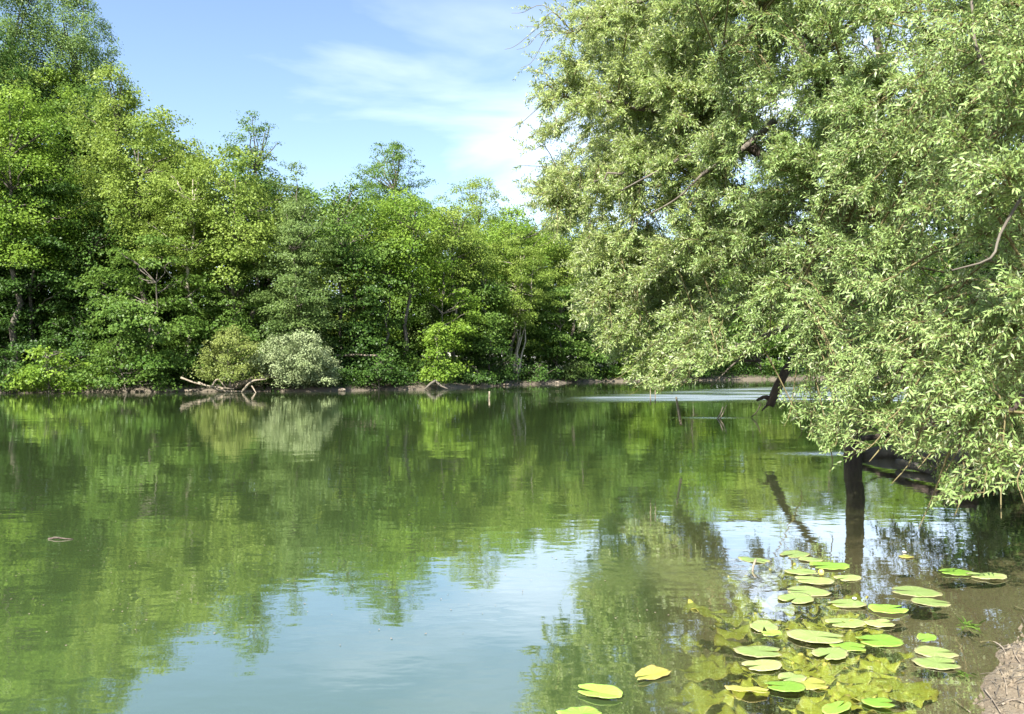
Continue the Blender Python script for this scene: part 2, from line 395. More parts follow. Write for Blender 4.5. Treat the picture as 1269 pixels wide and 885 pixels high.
def far_tree(kind, label, cat, px, top, bot, wpx, off, sty, colr, prof='oval', group=None, lai=1.0, stem='bark', lean=0, trunks=1, leafscale=1.0, seen=.3):
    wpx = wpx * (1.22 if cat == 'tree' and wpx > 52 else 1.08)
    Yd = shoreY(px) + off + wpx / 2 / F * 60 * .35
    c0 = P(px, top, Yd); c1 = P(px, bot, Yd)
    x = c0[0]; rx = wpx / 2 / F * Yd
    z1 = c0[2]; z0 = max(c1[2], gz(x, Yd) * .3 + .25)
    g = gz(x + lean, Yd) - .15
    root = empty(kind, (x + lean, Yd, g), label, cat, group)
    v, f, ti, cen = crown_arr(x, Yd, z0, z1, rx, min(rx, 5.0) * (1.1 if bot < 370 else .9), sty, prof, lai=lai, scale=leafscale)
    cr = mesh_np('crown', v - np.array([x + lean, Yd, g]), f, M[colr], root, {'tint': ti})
    T = Tubes()
    H = z1 - g
    base = np.array([x + lean, Yd, g])
    tr = max(.06, H * .0105)
    stems = []
    for k in range(trunks):
        a = rng.random() * 6.28
        off0 = np.array([math.cos(a), math.sin(a), 0]) * (.45 if trunks > 1 else 0)
        topp = np.array([x, Yd, z0 + (z1 - z0) * .74]) + np.array([rng.normal() * rx * .2, rng.normal() * .5, 0]) + off0 * (5 if trunks > 1 else 0) * np.array([1, .3, 0])
        path = curve(base + off0, topp, 10, jit=H * .012)
        rad = np.linspace(tr * (1.25 if trunks == 1 else .55), tr * .16, 10); rad[0] *= 1.35
        T.add(path - base, rad, 7); stems.append(path)
    ks = rng.permutation(len(cen))[:min(26, len(cen))]
    for k in ks:
        path = stems[k % len(stems)]
        zt = cen[k][2] - abs(np.hypot(cen[k][0] - x, cen[k][1] - Yd)) * .55
        i = int(np.clip(np.argmin(abs(path[:, 2] - zt)), 1, len(path) - 2))
        T.add(curve(path[i], cen[k], 6, sag=.12 * rng.random(), jit=.08) - base, np.linspace(tr * .36, .02, 6), 4, cap=False)
    T.build('trunk', M[stem], root)
    return root

TG = 'trees on the far bank'
# back row ---------------------------------------------------------------
far_tree('poplar_tree', 'tallest grey green poplar with an airy narrow crown at far left', 'tree', 84, -30, 330, 118, 20, 'poplar', 'poplar', 'top', TG, lai=2.0)
far_tree('poplar_tree', 'second tall poplar at the left edge, beside the tallest poplar', 'tree', 24, -40, 300, 74, 18, 'poplar', 'poplar', 'top', TG, lai=2.0)
far_tree('broadleaf_tree', 'very dark tall tree cut by the left edge of the photo', 'tree', -22, 20, 440, 120, 11, 'dense', 'dark', 'top', TG)
far_tree('broadleaf_tree', 'light green tree just right of the tall poplar, its top below the poplar top', 'tree', 136, 74, 340, 84, 9, 'dense', 'light', 'top', TG)
far_tree('broadleaf_tree', 'bright green sunlit tree at left edge below the poplars', 'tree', 22, 100, 325, 120, 3, 'dense', 'bright', 'top', TG)
far_tree('broadleaf_tree', 'broad light green tree with a domed top, right of the poplars', 'tree', 190, 130, 325, 118, 5, 'dense', 'light', 'top', TG)
far_tree('broadleaf_tree', 'airy dark green treetop rising above the row, left of centre', 'tree', 310, 133, 330, 72, 11, 'airy', 'mid', 'oval', TG, lai=1.25)
far_tree('broadleaf_tree', 'light yellow green tree in front of the airy treetop', 'tree', 290, 178, 345, 135, 3, 'dense', 'light', 'top', TG)
far_tree('broadleaf_tree', 'pale tree with visible forked stems left of the light yellow green one', 'tree', 232, 185, 330, 100, 2, 'feathery', 'light', 'top', TG, stem='barkp', lai=.8)
far_tree('alder_tree', 'feathery olive green tree with a pointed top', 'tree', 368, 196, 420, 66, 4, 'feathery', 'olive', 'cone', TG)
far_tree('broadleaf_tree', 'mid green tree between the pointed olive tree and the round lone treetop', 'tree', 425, 222, 350, 92, 4, 'dense', 'mid', 'top', TG)
far_tree('oak_tree', 'dark round treetop standing up alone above the skyline at centre left', 'tree', 484, 173, 330, 86, 21, 'airy', 'mid', 'oval', TG, lai=1.9)
far_tree('broadleaf_tree', 'bright green tree below the lone round treetop', 'tree', 500, 232, 345, 105, 4, 'dense', 'bright', 'top', TG)
far_tree('broadleaf_tree', 'thin pale treetop on the skyline at centre', 'tree', 588, 218, 360, 92, 20, 'airy', 'light', 'oval', TG, lai=1.5)
far_tree('broadleaf_tree', 'yellow green tree under the thin pale treetop', 'tree', 562, 250, 350, 95, 5, 'dense', 'light', 'top', TG)
far_tree('broadleaf_tree', 'bright green tree just left of the near willow on the skyline', 'tree', 635, 256, 355, 110, 6, 'dense', 'bright', 'top', TG)
far_tree('broadleaf_tree', 'light green tree whose top meets the left edge of the near willow', 'tree', 700, 262, 365, 110, 6, 'dense', 'light', 'top', TG)
for k, (px, tp, w_) in enumerate([(770, 275, 110), (850, 290, 115), (935, 285, 120), (1030, 290, 125), (1130, 280, 125), (1230, 270, 130), (1340, 260, 140), (1470, 250, 150)]):
    far_tree('broadleaf_tree', 'far green tree seen only through gaps in the near willow', 'tree', px, tp, 440, w_, 10, 'dense', ('mid', 'bright', 'light')[k % 3], 'top', 'far trees behind the near willow', leafscale=1.5, lai=1.2)
for k, (px, tp, w_) in enumerate([(-90, 40, 120), (-190, 70, 140), (-320, 60, 150)]):
    far_tree('broadleaf_tree', 'tall green tree beyond the left edge of the photo', 'tree', px, tp, 470, w_, 6, 'dense', ('mid', 'dark')[k % 2], 'top', 'trees beyond the left edge', leafscale=1.5, lai=.8)
SK = np.array([(-20, 30), (60, 60), (130, 95), (190, 140), (250, 165), (310, 175), (370, 205), (430, 228), (484, 215), (540, 240), (590, 240), (640, 258), (720, 262), (1400, 262)])
for k, px in enumerate(list(range(-10, 740, 39)) + list(range(750, 1400, 55))):
    far_tree('broadleaf_tree', 'green tree standing deep in the wood, only its crown showing between the nearer trees', 'tree', px + rng.normal() * 5, np.interp(px, SK[:, 0], SK[:, 1]) + 14 + 14 * rng.random(), 440, 105, 14 + 4 * rng.random(), 'dense', ('mid', 'light', 'bright', 'mid', 'olive')[k % 5], 'top', 'trees deep in the far wood', leafscale=1.25, lai=1.1)
# front row --------------------------------------------------------------
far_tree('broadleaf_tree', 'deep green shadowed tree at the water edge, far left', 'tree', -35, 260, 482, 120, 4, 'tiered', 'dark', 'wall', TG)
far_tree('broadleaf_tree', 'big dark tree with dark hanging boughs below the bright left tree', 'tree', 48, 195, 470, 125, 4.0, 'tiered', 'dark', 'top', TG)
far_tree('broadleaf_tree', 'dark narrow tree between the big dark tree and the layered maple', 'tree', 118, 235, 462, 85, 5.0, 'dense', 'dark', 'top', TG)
far_tree('maple_tree', 'green maple with flat layered boughs reaching down to the water', 'tree', 182, 285, 480, 148, -0.5, 'tiered', 'mid', 'wall', TG)
far_tree('broadleaf_tree', 'mid green tree above the fallen olive bush', 'tree', 285, 318, 448, 90, 3.0, 'feathery', 'mid', 'top', TG)
far_tree('alder_tree', 'olive green tree with horizontal boughs above the silver bush', 'tree', 372, 245, 448, 96, 1.2, 'feathery', 'olive', 'top', TG)
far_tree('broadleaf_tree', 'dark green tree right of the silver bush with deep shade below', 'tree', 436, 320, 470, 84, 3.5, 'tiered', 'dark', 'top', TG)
far_tree('broadleaf_tree', 'slender green tree behind the deep shade left of the sapling', 'tree', 478, 290, 470, 84, 3.5, 'tiered', 'mid', 'top', TG)
far_tree('broadleaf_tree', 'vivid green tree right behind the waterside sapling', 'tree', 556, 325, 466, 78, 1.5, 'tiered', 'bright', 'top', TG)
far_tree('broadleaf_tree', 'green tree between the sapling and the many stemmed tree', 'tree', 598, 300, 470, 60, 3.0, 'dense', 'mid', 'top', TG)
far_tree('broadleaf_tree', 'light crowned tree with a bundle of pale bare stems', 'tree', 636, 285, 405, 104, 1.5, 'feathery', 'light', 'oval', TG, stem='barkp', trunks=5, lai=.9)
far_tree('broadleaf_tree', 'dark green low tree right of the pale stem bundle', 'tree', 690, 345, 470, 88, 2.0, 'tiered', 'mid', 'top', TG)
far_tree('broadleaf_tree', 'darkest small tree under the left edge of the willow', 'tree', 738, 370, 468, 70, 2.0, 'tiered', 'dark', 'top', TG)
far_tree('broadleaf_tree', 'bright green low tree seen just under the left willow boughs', 'tree', 786, 385, 468, 78, 1, 'dense', 'bright', 'top', TG)
for k, (px, tp, w_) in enumerate([(858, 360, 100), (945, 365, 110), (1045, 360, 120), (1150, 365, 120), (1260, 350, 130)]):
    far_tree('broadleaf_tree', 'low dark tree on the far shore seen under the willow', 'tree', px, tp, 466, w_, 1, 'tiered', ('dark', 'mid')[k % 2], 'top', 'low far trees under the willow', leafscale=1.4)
# bushes at the waterline --------------------------------------------------
BG = 'bushes on the far shore'
far_tree('bush', 'bright green bush leaning over the water at far left', 'bush', 62, 420, 487, 92, -2.2, 'bush', 'bright', 'dome', BG)
far_tree('bush', 'green bush below the layered maple, touching the water', 'bush', 158, 408, 486, 100, -1.6, 'bush', 'mid', 'dome', BG)
far_tree('bush', 'dark green thicket under the bright left tree, behind the leaning bush', 'bush', 92, 385, 480, 110, 2.5, 'bush', 'dark', 'dome', BG)
far_tree('bush', 'dark green thicket behind the olive bush at the foot of the tree trunks', 'bush', 246, 395, 478, 90, 2.2, 'bush', 'dark', 'dome', BG)
far_tree('bush', 'deep green thicket between the silver bush and the sapling', 'bush', 448, 395, 478, 110, 2.0, 'bush', 'dark', 'dome', BG)
far_tree('bush', 'deep green thicket right of the vivid green tree', 'bush', 606, 400, 475, 70, 1.5, 'bush', 'dark', 'dome', BG)
far_tree('bush', 'dark low bush at the very left of the far shore', 'bush', 8, 430, 486, 55, -1.0, 'bush', 'dark', 'dome', BG)
far_tree('bush', 'yellowish olive bush left of the silver bush', 'bush', 288, 404, 470, 80, -1.6, 'fine', 'olivebush', 'dome', BG)
far_tree('sapling', 'bright green sapling standing on bare roots at the waterline', 'tree', 542, 395, 476, 50, -1.4, 'bush', 'bright', 'cone', BG)
far_tree('bush', 'small dark bush on the shore left of the sapling', 'bush', 470, 440, 480, 50, -.5, 'bush', 'dark', 'dome', BG)
far_tree('bush', 'pale green small bush near the right end of the visible far shore', 'bush', 716, 442, 470, 46, -1, 'bush', 'olive', 'dome', BG)
far_tree('bush', 'brownish scrub at the foot of the pale stem bundle', 'bush', 588, 452, 477, 50, -.5, 'bush', 'dark', 'dome', BG)
far_tree('bush', 'low dark scrub right of the pale stem bundle', 'bush', 665, 448, 474, 56, -.5, 'bush', 'dark', 'dome', BG)

# the leaning silver willow bush with its driftwood
b = P(362, 484, 57.2)
root = empty('silver_willow_bush', (b[0] - 2, b[1] + 1, gz(b[0] - 2, b[1] + 1) - .1), 'silvery willow bush hanging over the water on a bent bleached stem', 'bush', BG)
ro = np.array(root.location)
vs, fs, ts = [], [], []; n0 = 0
for (px, py, r_) in [(345, 445, 1.5), (372, 432, 1.6), (385, 452, 1.5), (398, 466, 1.0), (358, 462, 1.4), (402, 458, 1.0), (394, 445, 1.1), (324, 440, 1.0), (330, 462, .9), (335, 450, 1.1), (350, 430, 1.1), (378, 468, 1.1), (405, 475, .6)]:
    c = P(px, py, 57.0 + rng.normal() * .6)
    v, f, t_, _c = crown_arr(c[0], c[1], max(c[2] - r_, .55), c[2] + r_, r_ * 1.2, r_ * 1.1, 'fine', 'oval', lai=.75)
    vs.append(v); fs.append(f + n0); ts.append(t_); n0 += len(v)
mesh_np('crown', np.concatenate(vs) - ro, np.concatenate(fs), M['silver'], root, {'tint': np.concatenate(ts)})
T = Tubes()
T.add(spline([P(285, 482, 57.5), P(305, 474, 57.2), P(325, 466, 57), P(345, 467, 57), P(365, 470, 57), P(385, 466, 57)], 16) - ro, np.linspace(.26, .06, 16), 8)
T.add(spline([P(300, 477, 57.2), P(320, 470, 56.7), P(340, 462, 56.8), P(352, 440, 57)], 12) - ro, np.linspace(.14, .03, 12), 6)
T.build('trunk', M['drift'], root)
wd = [([(224, 468), (240, 474), (262, 479), (290, 482)], .08, 'long bleached branch slanting down to the waterline left of the olive bush'),
      ([(262, 480), (270, 470), (281, 482)], .09, 'forked bleached branch under the olive bush'),
      ([(246, 474), (275, 484), (312, 485)], .08, 'pale driftwood log lying along the waterline'),
      ([(300, 486), (312, 473), (330, 470)], .1, 'bleached branch rising towards the silver bush'),
      ([(312, 478), (318, 488)], .06, 'short pale branch stub dipping into the water'),
      ([(270, 478), (278, 484), (284, 490)], .08, 'broad pale slab of driftwood at the middle of the pile')]
for pts, r_, lab in wd:
    a = [P(x, y, 54.9 + rng.normal() * .2) for x, y in pts]
    T = Tubes(); pth = spline(a, 9); T.add(pth - pth[0], np.linspace(r_, r_ * .4, 9), 6, wob=.06)
    o = T.build('driftwood_branch', M['drift']); o.location = tuple(pth[0]); tag(o, lab, 'branch', 'driftwood at the foot of the olive bush')

# stuff: ground cover and the wood behind -------------------------------
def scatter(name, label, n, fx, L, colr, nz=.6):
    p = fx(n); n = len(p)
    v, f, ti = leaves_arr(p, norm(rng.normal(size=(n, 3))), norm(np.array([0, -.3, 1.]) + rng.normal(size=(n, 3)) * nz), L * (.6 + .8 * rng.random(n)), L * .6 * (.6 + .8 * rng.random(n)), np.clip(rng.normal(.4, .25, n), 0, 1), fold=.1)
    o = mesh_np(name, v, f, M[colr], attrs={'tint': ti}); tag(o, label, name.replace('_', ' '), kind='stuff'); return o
def f_under(n):
    px = rng.random(n) * 1500 - 200
    off = rng.random(n) ** .9 * 9 + .3
    Y0 = np.interp(px, SHP[:, 0], SHP[:, 1]) + off
    x = (px - 634.5) / F * Y0
    yy = far_y(x) + off
    z = terrain(x, yy)
    hh = (.5 + .5 * fbm(x * .4, yy * .4, 3)) * (1.0 + .22 * off)
    return np.stack([x, yy, z + rng.random(n) ** 1.4 * hh * 1.6], -1)
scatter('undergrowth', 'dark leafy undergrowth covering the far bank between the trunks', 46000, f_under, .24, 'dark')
def f_wood(n):
    px = rng.random(n) * 1900 - 350
    off = 15 + rng.random(n) * 16
    Y0 = np.interp(px, SHP[:, 0], SHP[:, 1]) + off
    x = (px - 634.5) / F * Y0
    hmax = 8 + 3.5 * fbm(x * .15, x * 0 + 3, 3)
    return np.stack([x, Y0, 1 + rng.random(n) * hmax], -1)
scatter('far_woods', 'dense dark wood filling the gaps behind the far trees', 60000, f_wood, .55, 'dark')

# ------------------------------------------------------------------ near willows
POLY = np.array([(738, -1200), (722, -20), (700, 40), (672, 110), (664, 200), (668, 262), (694, 310), (712, 360), (716, 402), (748, 440), (772, 472), (806, 486), (856, 484), (872, 460), (905, 452), (950, 446), (972, 455), (996, 470), (985, 486), (962, 506), (992, 532), (1030, 584), (1048, 560), (1056, 535), (1078, 530), (1092, 530), (1096, 552), (1138, 580), (1176, 562), (1206, 572), (1138, 622), (1176, 636), (1214, 608), (1269, 616), (1500, 640), (3600, 640), (3600, -1200)], float)
def inpoly(x, y, poly):
    ins = np.zeros(np.shape(x), bool); j = len(poly) - 1
    for i in range(len(poly)):
        xi, yi = poly[i]; xj, yj = poly[j]
        c = ((yi > y) != (yj > y)) & (x < (xj - xi) * (y - yi) / (yj - yi + 1e-12) + xi)
        ins ^= c; j = i
    return ins
def front(px):
    return np.interp(px, [650, 720, 800, 900, 1000, 1070, 1120, 1200, 1270, 1500], [19.5, 18.5, 17.5, 15.5, 12.5, 10.2, 8.6, 7.3, 6.6, 5.5])

wa = empty('willow_tree', (7.2, 17, -.6), 'willow standing in the water on a straight dark trunk, its boughs hanging over the river', 'tree', 'near willows')
wb = empty('willow_tree', (11.5, 13.5, gz(11.5, 13.5) - .1), 'willow on the right bank whose boughs fill the right side with large near leaves', 'tree', 'near willows')
OA = np.array(wa.location); OB = np.array(wb.location)
# skeleton limbs in world coordinates: (polyline, r0, r1)
LA = [
    ([(7.2, 17, -.6), (7.17, 17, .3), (7.22, 17, 1.5), (7.15, 17, 3.0), (7.3, 17.2, 4.4)], .19, .16),
    ([(7.3, 17.2, 4.4), (6.4, 17.8, 6.0), (4.8, 18.6, 7.4), (3.0, 19.2, 8.2), (1.4, 19.6, 8.4)], .17, .035),
    ([(7.3, 17.2, 4.4), (7.0, 17.5, 7), (6.2, 18, 9.6), (5.0, 18.4, 11.6), (3.4, 18.8, 13)], .18, .04),
    ([(7.3, 17.2, 4.2), (6.0, 18.2, 5.0), (4.6, 19, 5.0), (3.2, 19.4, 4.4), (2.4, 19.6, 3.6)], .14, .03),
    ([(7.2, 17, 3.2), (6.6, 16.6, 3.8), (5.6, 16.6, 3.9), (4.6, 17, 3.2), (3.9, 17.4, 2.4)], .1, .025),
    ([(7.3, 17.2, 4.4), (8.2, 18, 7), (8.6, 19, 10), (8.4, 19.5, 13)], .16, .04),
    ([(7.2, 17, 3.6), (6.6, 19.2, 4.4), (5.6, 21.4, 4.8), (4.6, 22.5, 4.2)], .12, .03),
    ([(7.2, 17, 3.4), (7.2, 15.6, 4.2), (6.2, 14.2, 4.6), (5.2, 13.6, 3.8), (4.6, 13.4, 3.0)], .12, .03),
    ([(4.8, 18.6, 7.4), (3.6, 19.2, 7.0), (2.0, 19.6, 6.4), (1.2, 19.8, 5.8)], .07, .02),
    ([(6.2, 18, 9.6), (4.6, 18.8, 10.6), (2.6, 19.4, 10.6), (1.6, 19.6, 10.0)], .09, .02),
    ([(6.0, 18.2, 5.0), (4.4, 18, 6.0), (3.0, 18.2, 6.3), (1.9, 18.6, 6.2)], .07, .02),
    ([(7.0, 17.5, 7), (6.0, 15.8, 8.2), (4.8, 15.2, 8.4), (3.8, 15, 7.8)], .11, .03),
    ([(6.2, 18, 9.6), (6.8, 20.5, 10.6), (5.4, 22.5, 10.4), (4.0, 23.5, 9.6)], .1, .03),
    ([(7.1, 17, 3.4), (8.2, 19, 4.4), (7.8, 21.0, 4.2), (7.6, 22, 3.2)], .09, .03),
]
LB = [
    ([(11.5, 13.5, .2), (11.3, 13.4, 1.6), (10.9, 13.1, 3.2), (10.6, 12.8, 4.6)], .42, .3),
    ([(10.6, 12.8, 4.6), (9.4, 11.2, 5.4), (7.6, 9.6, 5.6), (5.9, 8.5, 5.0)], .2, .035),
    ([(10.6, 12.8, 4.6), (10.2, 11.8, 7), (9.2, 10.6, 9.3), (7.8, 10, 10.8)], .22, .04),
    ([(10.9, 13.1, 3.2), (9.6, 11, 3.5), (7.6, 9, 3.1), (5.6, 7.8, 2.4), (4.6, 7.3, 1.7)], .16, .03),
    ([(10.9, 13.1, 2.6), (9.2, 10.4, 2.7), (7.2, 8.4, 2.2), (5.6, 7.2, 1.5)], .13, .025),
    ([(10.6, 12.8, 4.6), (12.5, 12, 6.5), (14, 11, 8.2)], .2, .04),
    ([(10.6, 12.8, 4.6), (11.6, 15, 6.6), (12.2, 17.5, 8.4)], .2, .04),
    ([(10.2, 11.8, 7), (8.0, 9.2, 7.2), (6.2, 7.6, 7.0)], .12, .03),
    ([(10.9, 13.1, 3.2), (11.5, 10.5, 3.4), (10.5, 7.8, 3.2), (8.5, 6.4, 2.6)], .15, .03),
    ([(10.9, 13.1, 3.0), (9.6, 14, 3.2), (8.4, 14.4, 2.6), (7.9, 14.2, 1.9)], .1, .03),
]
def limbs(Ls, O, name_first):
    nodes = []
    for k, (pl, r0, r1) in enumerate(Ls):
        pth = spline(pl, 22 if k == 0 else 18)
        jit = rng.normal(size=pth.shape) * (.012 if k == 0 else .05); jit[0] = 0; pth = pth + jit
        T = Tubes(); rr = np.linspace(r0, r1, len(pth))
        if k == 0: rr[:3] *= 1.15
        T.add(pth - O[None], rr, 12 if k == 0 else 8, wob=.04 if k == 0 else .02)
        T.build('trunk' if k == 0 else 'limb', M['barkd'] if k == 0 or r0 > .12 else M['bark'], wa if O is OA else wb)
        if k: nodes.append(np.concatenate([pth, np.linspace(r0, r1, len(pth))[:, None]], 1))
    return np.concatenate(nodes)
NA = limbs(LA, OA, 'a'); NB = limbs(LB, OB, 'b')
# the broken drooping limb ending above the water
T = Tubes()
dl = spline([(7.3, 17, 3.9), (7.7, 18.6, 3.4), P(1002, 425, 21), P(980, 450, 21), P(966, 475, 21), P(954, 503, 21)], 22)
T.add(dl - OA, np.interp(np.linspace(0, 1, 22), [0, .6, .95, 1], [.08, .11, .12, .11]), 9, wob=.06)
T.add(spline([P(956, 496, 21), P(948, 492, 21), P(938, 496, 20.9)], 6) - OA, np.linspace(.09, .03, 6), 6)
T.add(spline([P(958, 498, 21), P(950, 503, 21), P(944, 509, 20.9)], 5) - OA, np.linspace(.05, .015, 5), 5)
T.add(spline([P(900, 448, 20.8), P(920, 447, 20.8), P(943, 447, 20.9)], 5) - OA, np.linspace(.03, .04, 5), 5)
T.build('broken_limb', M['barkd'], wa)
# pale visible boughs at the lower left
T = Tubes()
for pts, r0, r1 in [([(1000, 395, 17), (945, 418, 16.4), (900, 434, 16.2), (860, 446, 16.8), (828, 462, 17)], .06, .02),
                    ([(945, 418, 16.4), (905, 455, 16.4), (880, 480, 16.3)], .03, .01),
                    ([(920, 185, 17), (860, 190, 17), (815, 212, 17.2), (770, 236, 17.6)], .05, .015),
                    ([(960, 150, 17), (920, 185, 17), (870, 216, 17)], .09, .05),
                    ([(870, 216, 17), (840, 245, 17), (800, 268, 17)], .03, .012),
                    ([(1240, 110, 7.6), (1212, 60, 7.6), (1206, 0, 7.7)], .02, .012),
                    ([(1269, 240, 7), (1240, 290, 7), (1228, 320, 6.9), (1180, 335, 6.9)], .014, .008)]:
    pl = [P(*q) for q in pts]
    T = Tubes(); T.add(spline(pl, 10) - OA, np.linspace(r0, r1, 10), 6)
    T.build('bough', M['bark'], wa)

# bough end points -------------------------------------------------------
def sample_boughs():
    E = []; dens = []
    def ok(e, m=0):
        x, y = proj(e); return inpoly(np.array([x]), np.array([y]), POLY)[0]
    # 1) in frame, three layers
    n = 0
    while n < 820:
        px = 665 + rng.random() * 640; py = -60 + rng.random() * 690
        if rng.random() < .3: px = 670 + rng.random() * 230; py = rng.random() * 420
        elif rng.random() < .12: px = 880 + rng.random() * 240; py = 30 + rng.random() * 330
        if rng.random() > np.clip((px - 650) / 120, .22, 1): continue
        lay = rng.random() ** 1.3
        D = front(px) + .3 + lay * (6.5 + 2.5 * rng.random())
        e = P(px, py, D)
        if e[2] < .75 or not ok(e): continue
        # keep the opening over the water and round the trunk free
        if 1044 < px < 1085 and py > 500: continue
        if py > 430 and 1000 < px < 1100 and D > 13.5: continue
        E.append(e); dens.append(1.0); n += 1
    # 2) crown beyond the frame: above, right, behind
    n = 0
    while n < 150:
        e = np.array([rng.uniform(.8, 16.5), rng.uniform(7.5, 27), rng.uniform(2.2, 15.5)])
        q = ((e[0] - 8.5) / 7.8) ** 2 + ((e[1] - 17) / 10) ** 2 + ((e[2] - 7) / 8.5) ** 2
        if q > 1 or q < .4: continue
        x, y = proj(e)
        if (650 < x < 1280 and y > -40): continue
        if not ok(e): continue
        E.append(e); dens.append(.7); n += 1
    ex = [(648, 14, 14.5, .28), (668, 30, 14.4, .4), (690, 22, 14, .6), (655, 55, 14.2, .15), (668, 118, 14, .4), (662, 185, 14, .35), (672, 240, 13.8, .5), (655, 205, 14, .2),
          (700, 75, 13.6, .6), (715, 35, 13.6, .6), (690, 150, 13.6, .6), (705, 215, 13.6, .8), (690, 290, 13.5, .9), (720, 330, 13.2, 1), (728, 385, 13, .9), (745, 425, 12.8, .7),
          (775, 462, 12.6, .7), (800, 470, 12.6, .8), (830, 474, 12.8, .8), (855, 465, 12.6, .6), (860, 440, 12.3, .8), (890, 440, 12, .8), (925, 432, 11.6, .8), (980, 505, 9.6, .7), (1005, 520, 9.3, .7), (1030, 560, 8.9, .6), (1010, 495, 9.4, .9), (1000, 460, 9.6, .9),
          (1062, 470, 9.2, .9), (1052, 500, 9.2, .8), (1080, 490, 9, .9), (1036, 530, 9.2, .8), (1068, 515, 9.2, .5), (1085, 455, 9, .9), (1100, 545, 8.4, .5), (640, 55, 19.5, .12), (660, 75, 19.5, .3), (648, 150, 19.6, .2), (668, 160, 19.4, .4), (652, 230, 19.5, .25), (680, 262, 19.3, .5), (676, 90, 19.4, .4), (690, 120, 19.3, .5), (1130, 568, 8.2, .6), (1165, 548, 7.9, .9), (1150, 520, 7.9, .9), (1185, 560, 7.6, .7), (1155, 616, 7.0, .5), (1195, 598, 6.9, .7), (1240, 600, 6.7, .9), (1225, 575, 6.8, .9), (1262, 585, 6.5, .9), (1120, 500, 8.3, .9)]
    for a in ex: E.append(P(a[0], a[1], max(a[2], front(a[0]) + .3))); dens.append(a[3])
    return np.array(E), np.array(dens)
E, DN = sample_boughs()
CEN = np.array([8.8, 16.5, 5.5])
store = {0: dict(tw=[], lf=[]), 1: dict(tw=[], lf=[])}
TB = {0: Tubes(), 1: Tubes()}
tw_list = {0: [], 1: []}       # twig arrays
for e, dn in zip(E, DN):
    allN = [(0, NA), (1, NB)]
    best = None
    for w_, NN in allN:
        d = np.linalg.norm(NN[:, :3] - e, axis=1) + .35 * np.maximum(0, np.linalg.norm(e - CEN) * 0 + np.linalg.norm(NN[:, :3] - CEN, axis=1) - np.linalg.norm(e - CEN))
        i = int(np.argmin(d))
        if best is None or d[i] < best[0]: best = (d[i], w_, NN[i])
    _, w_, nn = best
    s = nn[:3]
    O = OA if w_ == 0 else OB
    dirv = e - s; ln = np.linalg.norm(dirv)
    outd = norm((e - CEN) * np.array([1, 1, .35]))
    hd = norm(.55 * dirv / max(ln, .1) + .6 * outd)
    # arching path ending with a droop
    mid = s * .45 + e * .55 + np.array([0, 0, .25 + .1 * ln]) + rng.normal(size=3) * .12
    tip = e + hd * .3 + np.array([0, 0, -.08])
    pth = spline([s, mid, e, tip], 12)
    r0 = min(nn[3] * .55, .008 + .008 * ln)
    TB[w_].add(pth - O, np.linspace(r0, .004, 12), 5, cap=False)
    # twigs along the outer part
    nt_ = int((38 + 14 * rng.random()) * dn * (1 + .22 * max(0, ln - 1.5)))
    u = 1 - rng.random(nt_) ** 1.1 * min(.97, 1.7 * (1 + .3 * max(0, ln - 1.5)) / max(ln, .5))
    ii = np.clip((u * 11), 0, 10.99); i0 = ii.astype(int); fr_ = (ii - i0)[:, None]
    b0 = pth[i0] * (1 - fr_) + pth[i0 + 1] * fr_
    td = norm(pth[i0 + 1] - pth[i0])
    sd = norm(np.cross(td, np.array([0, 0, 1.])) + 1e-6)
    sgn = rng.choice([-1, 1], nt_)[:, None]
    dd = norm(td * .45 + sd * sgn * (.3 + .7 * rng.random((nt_, 1))) + np.array([0, 0, 1.]) * rng.normal(.12, .5, (nt_, 1)) + outd * .45)
    tl = .22 + .38 * rng.random(nt_)
    tw_list[w_].append((b0, dd, tl, np.full(nt_, np.linalg.norm(e)), np.full(nt_, rng.normal(0, .12))))
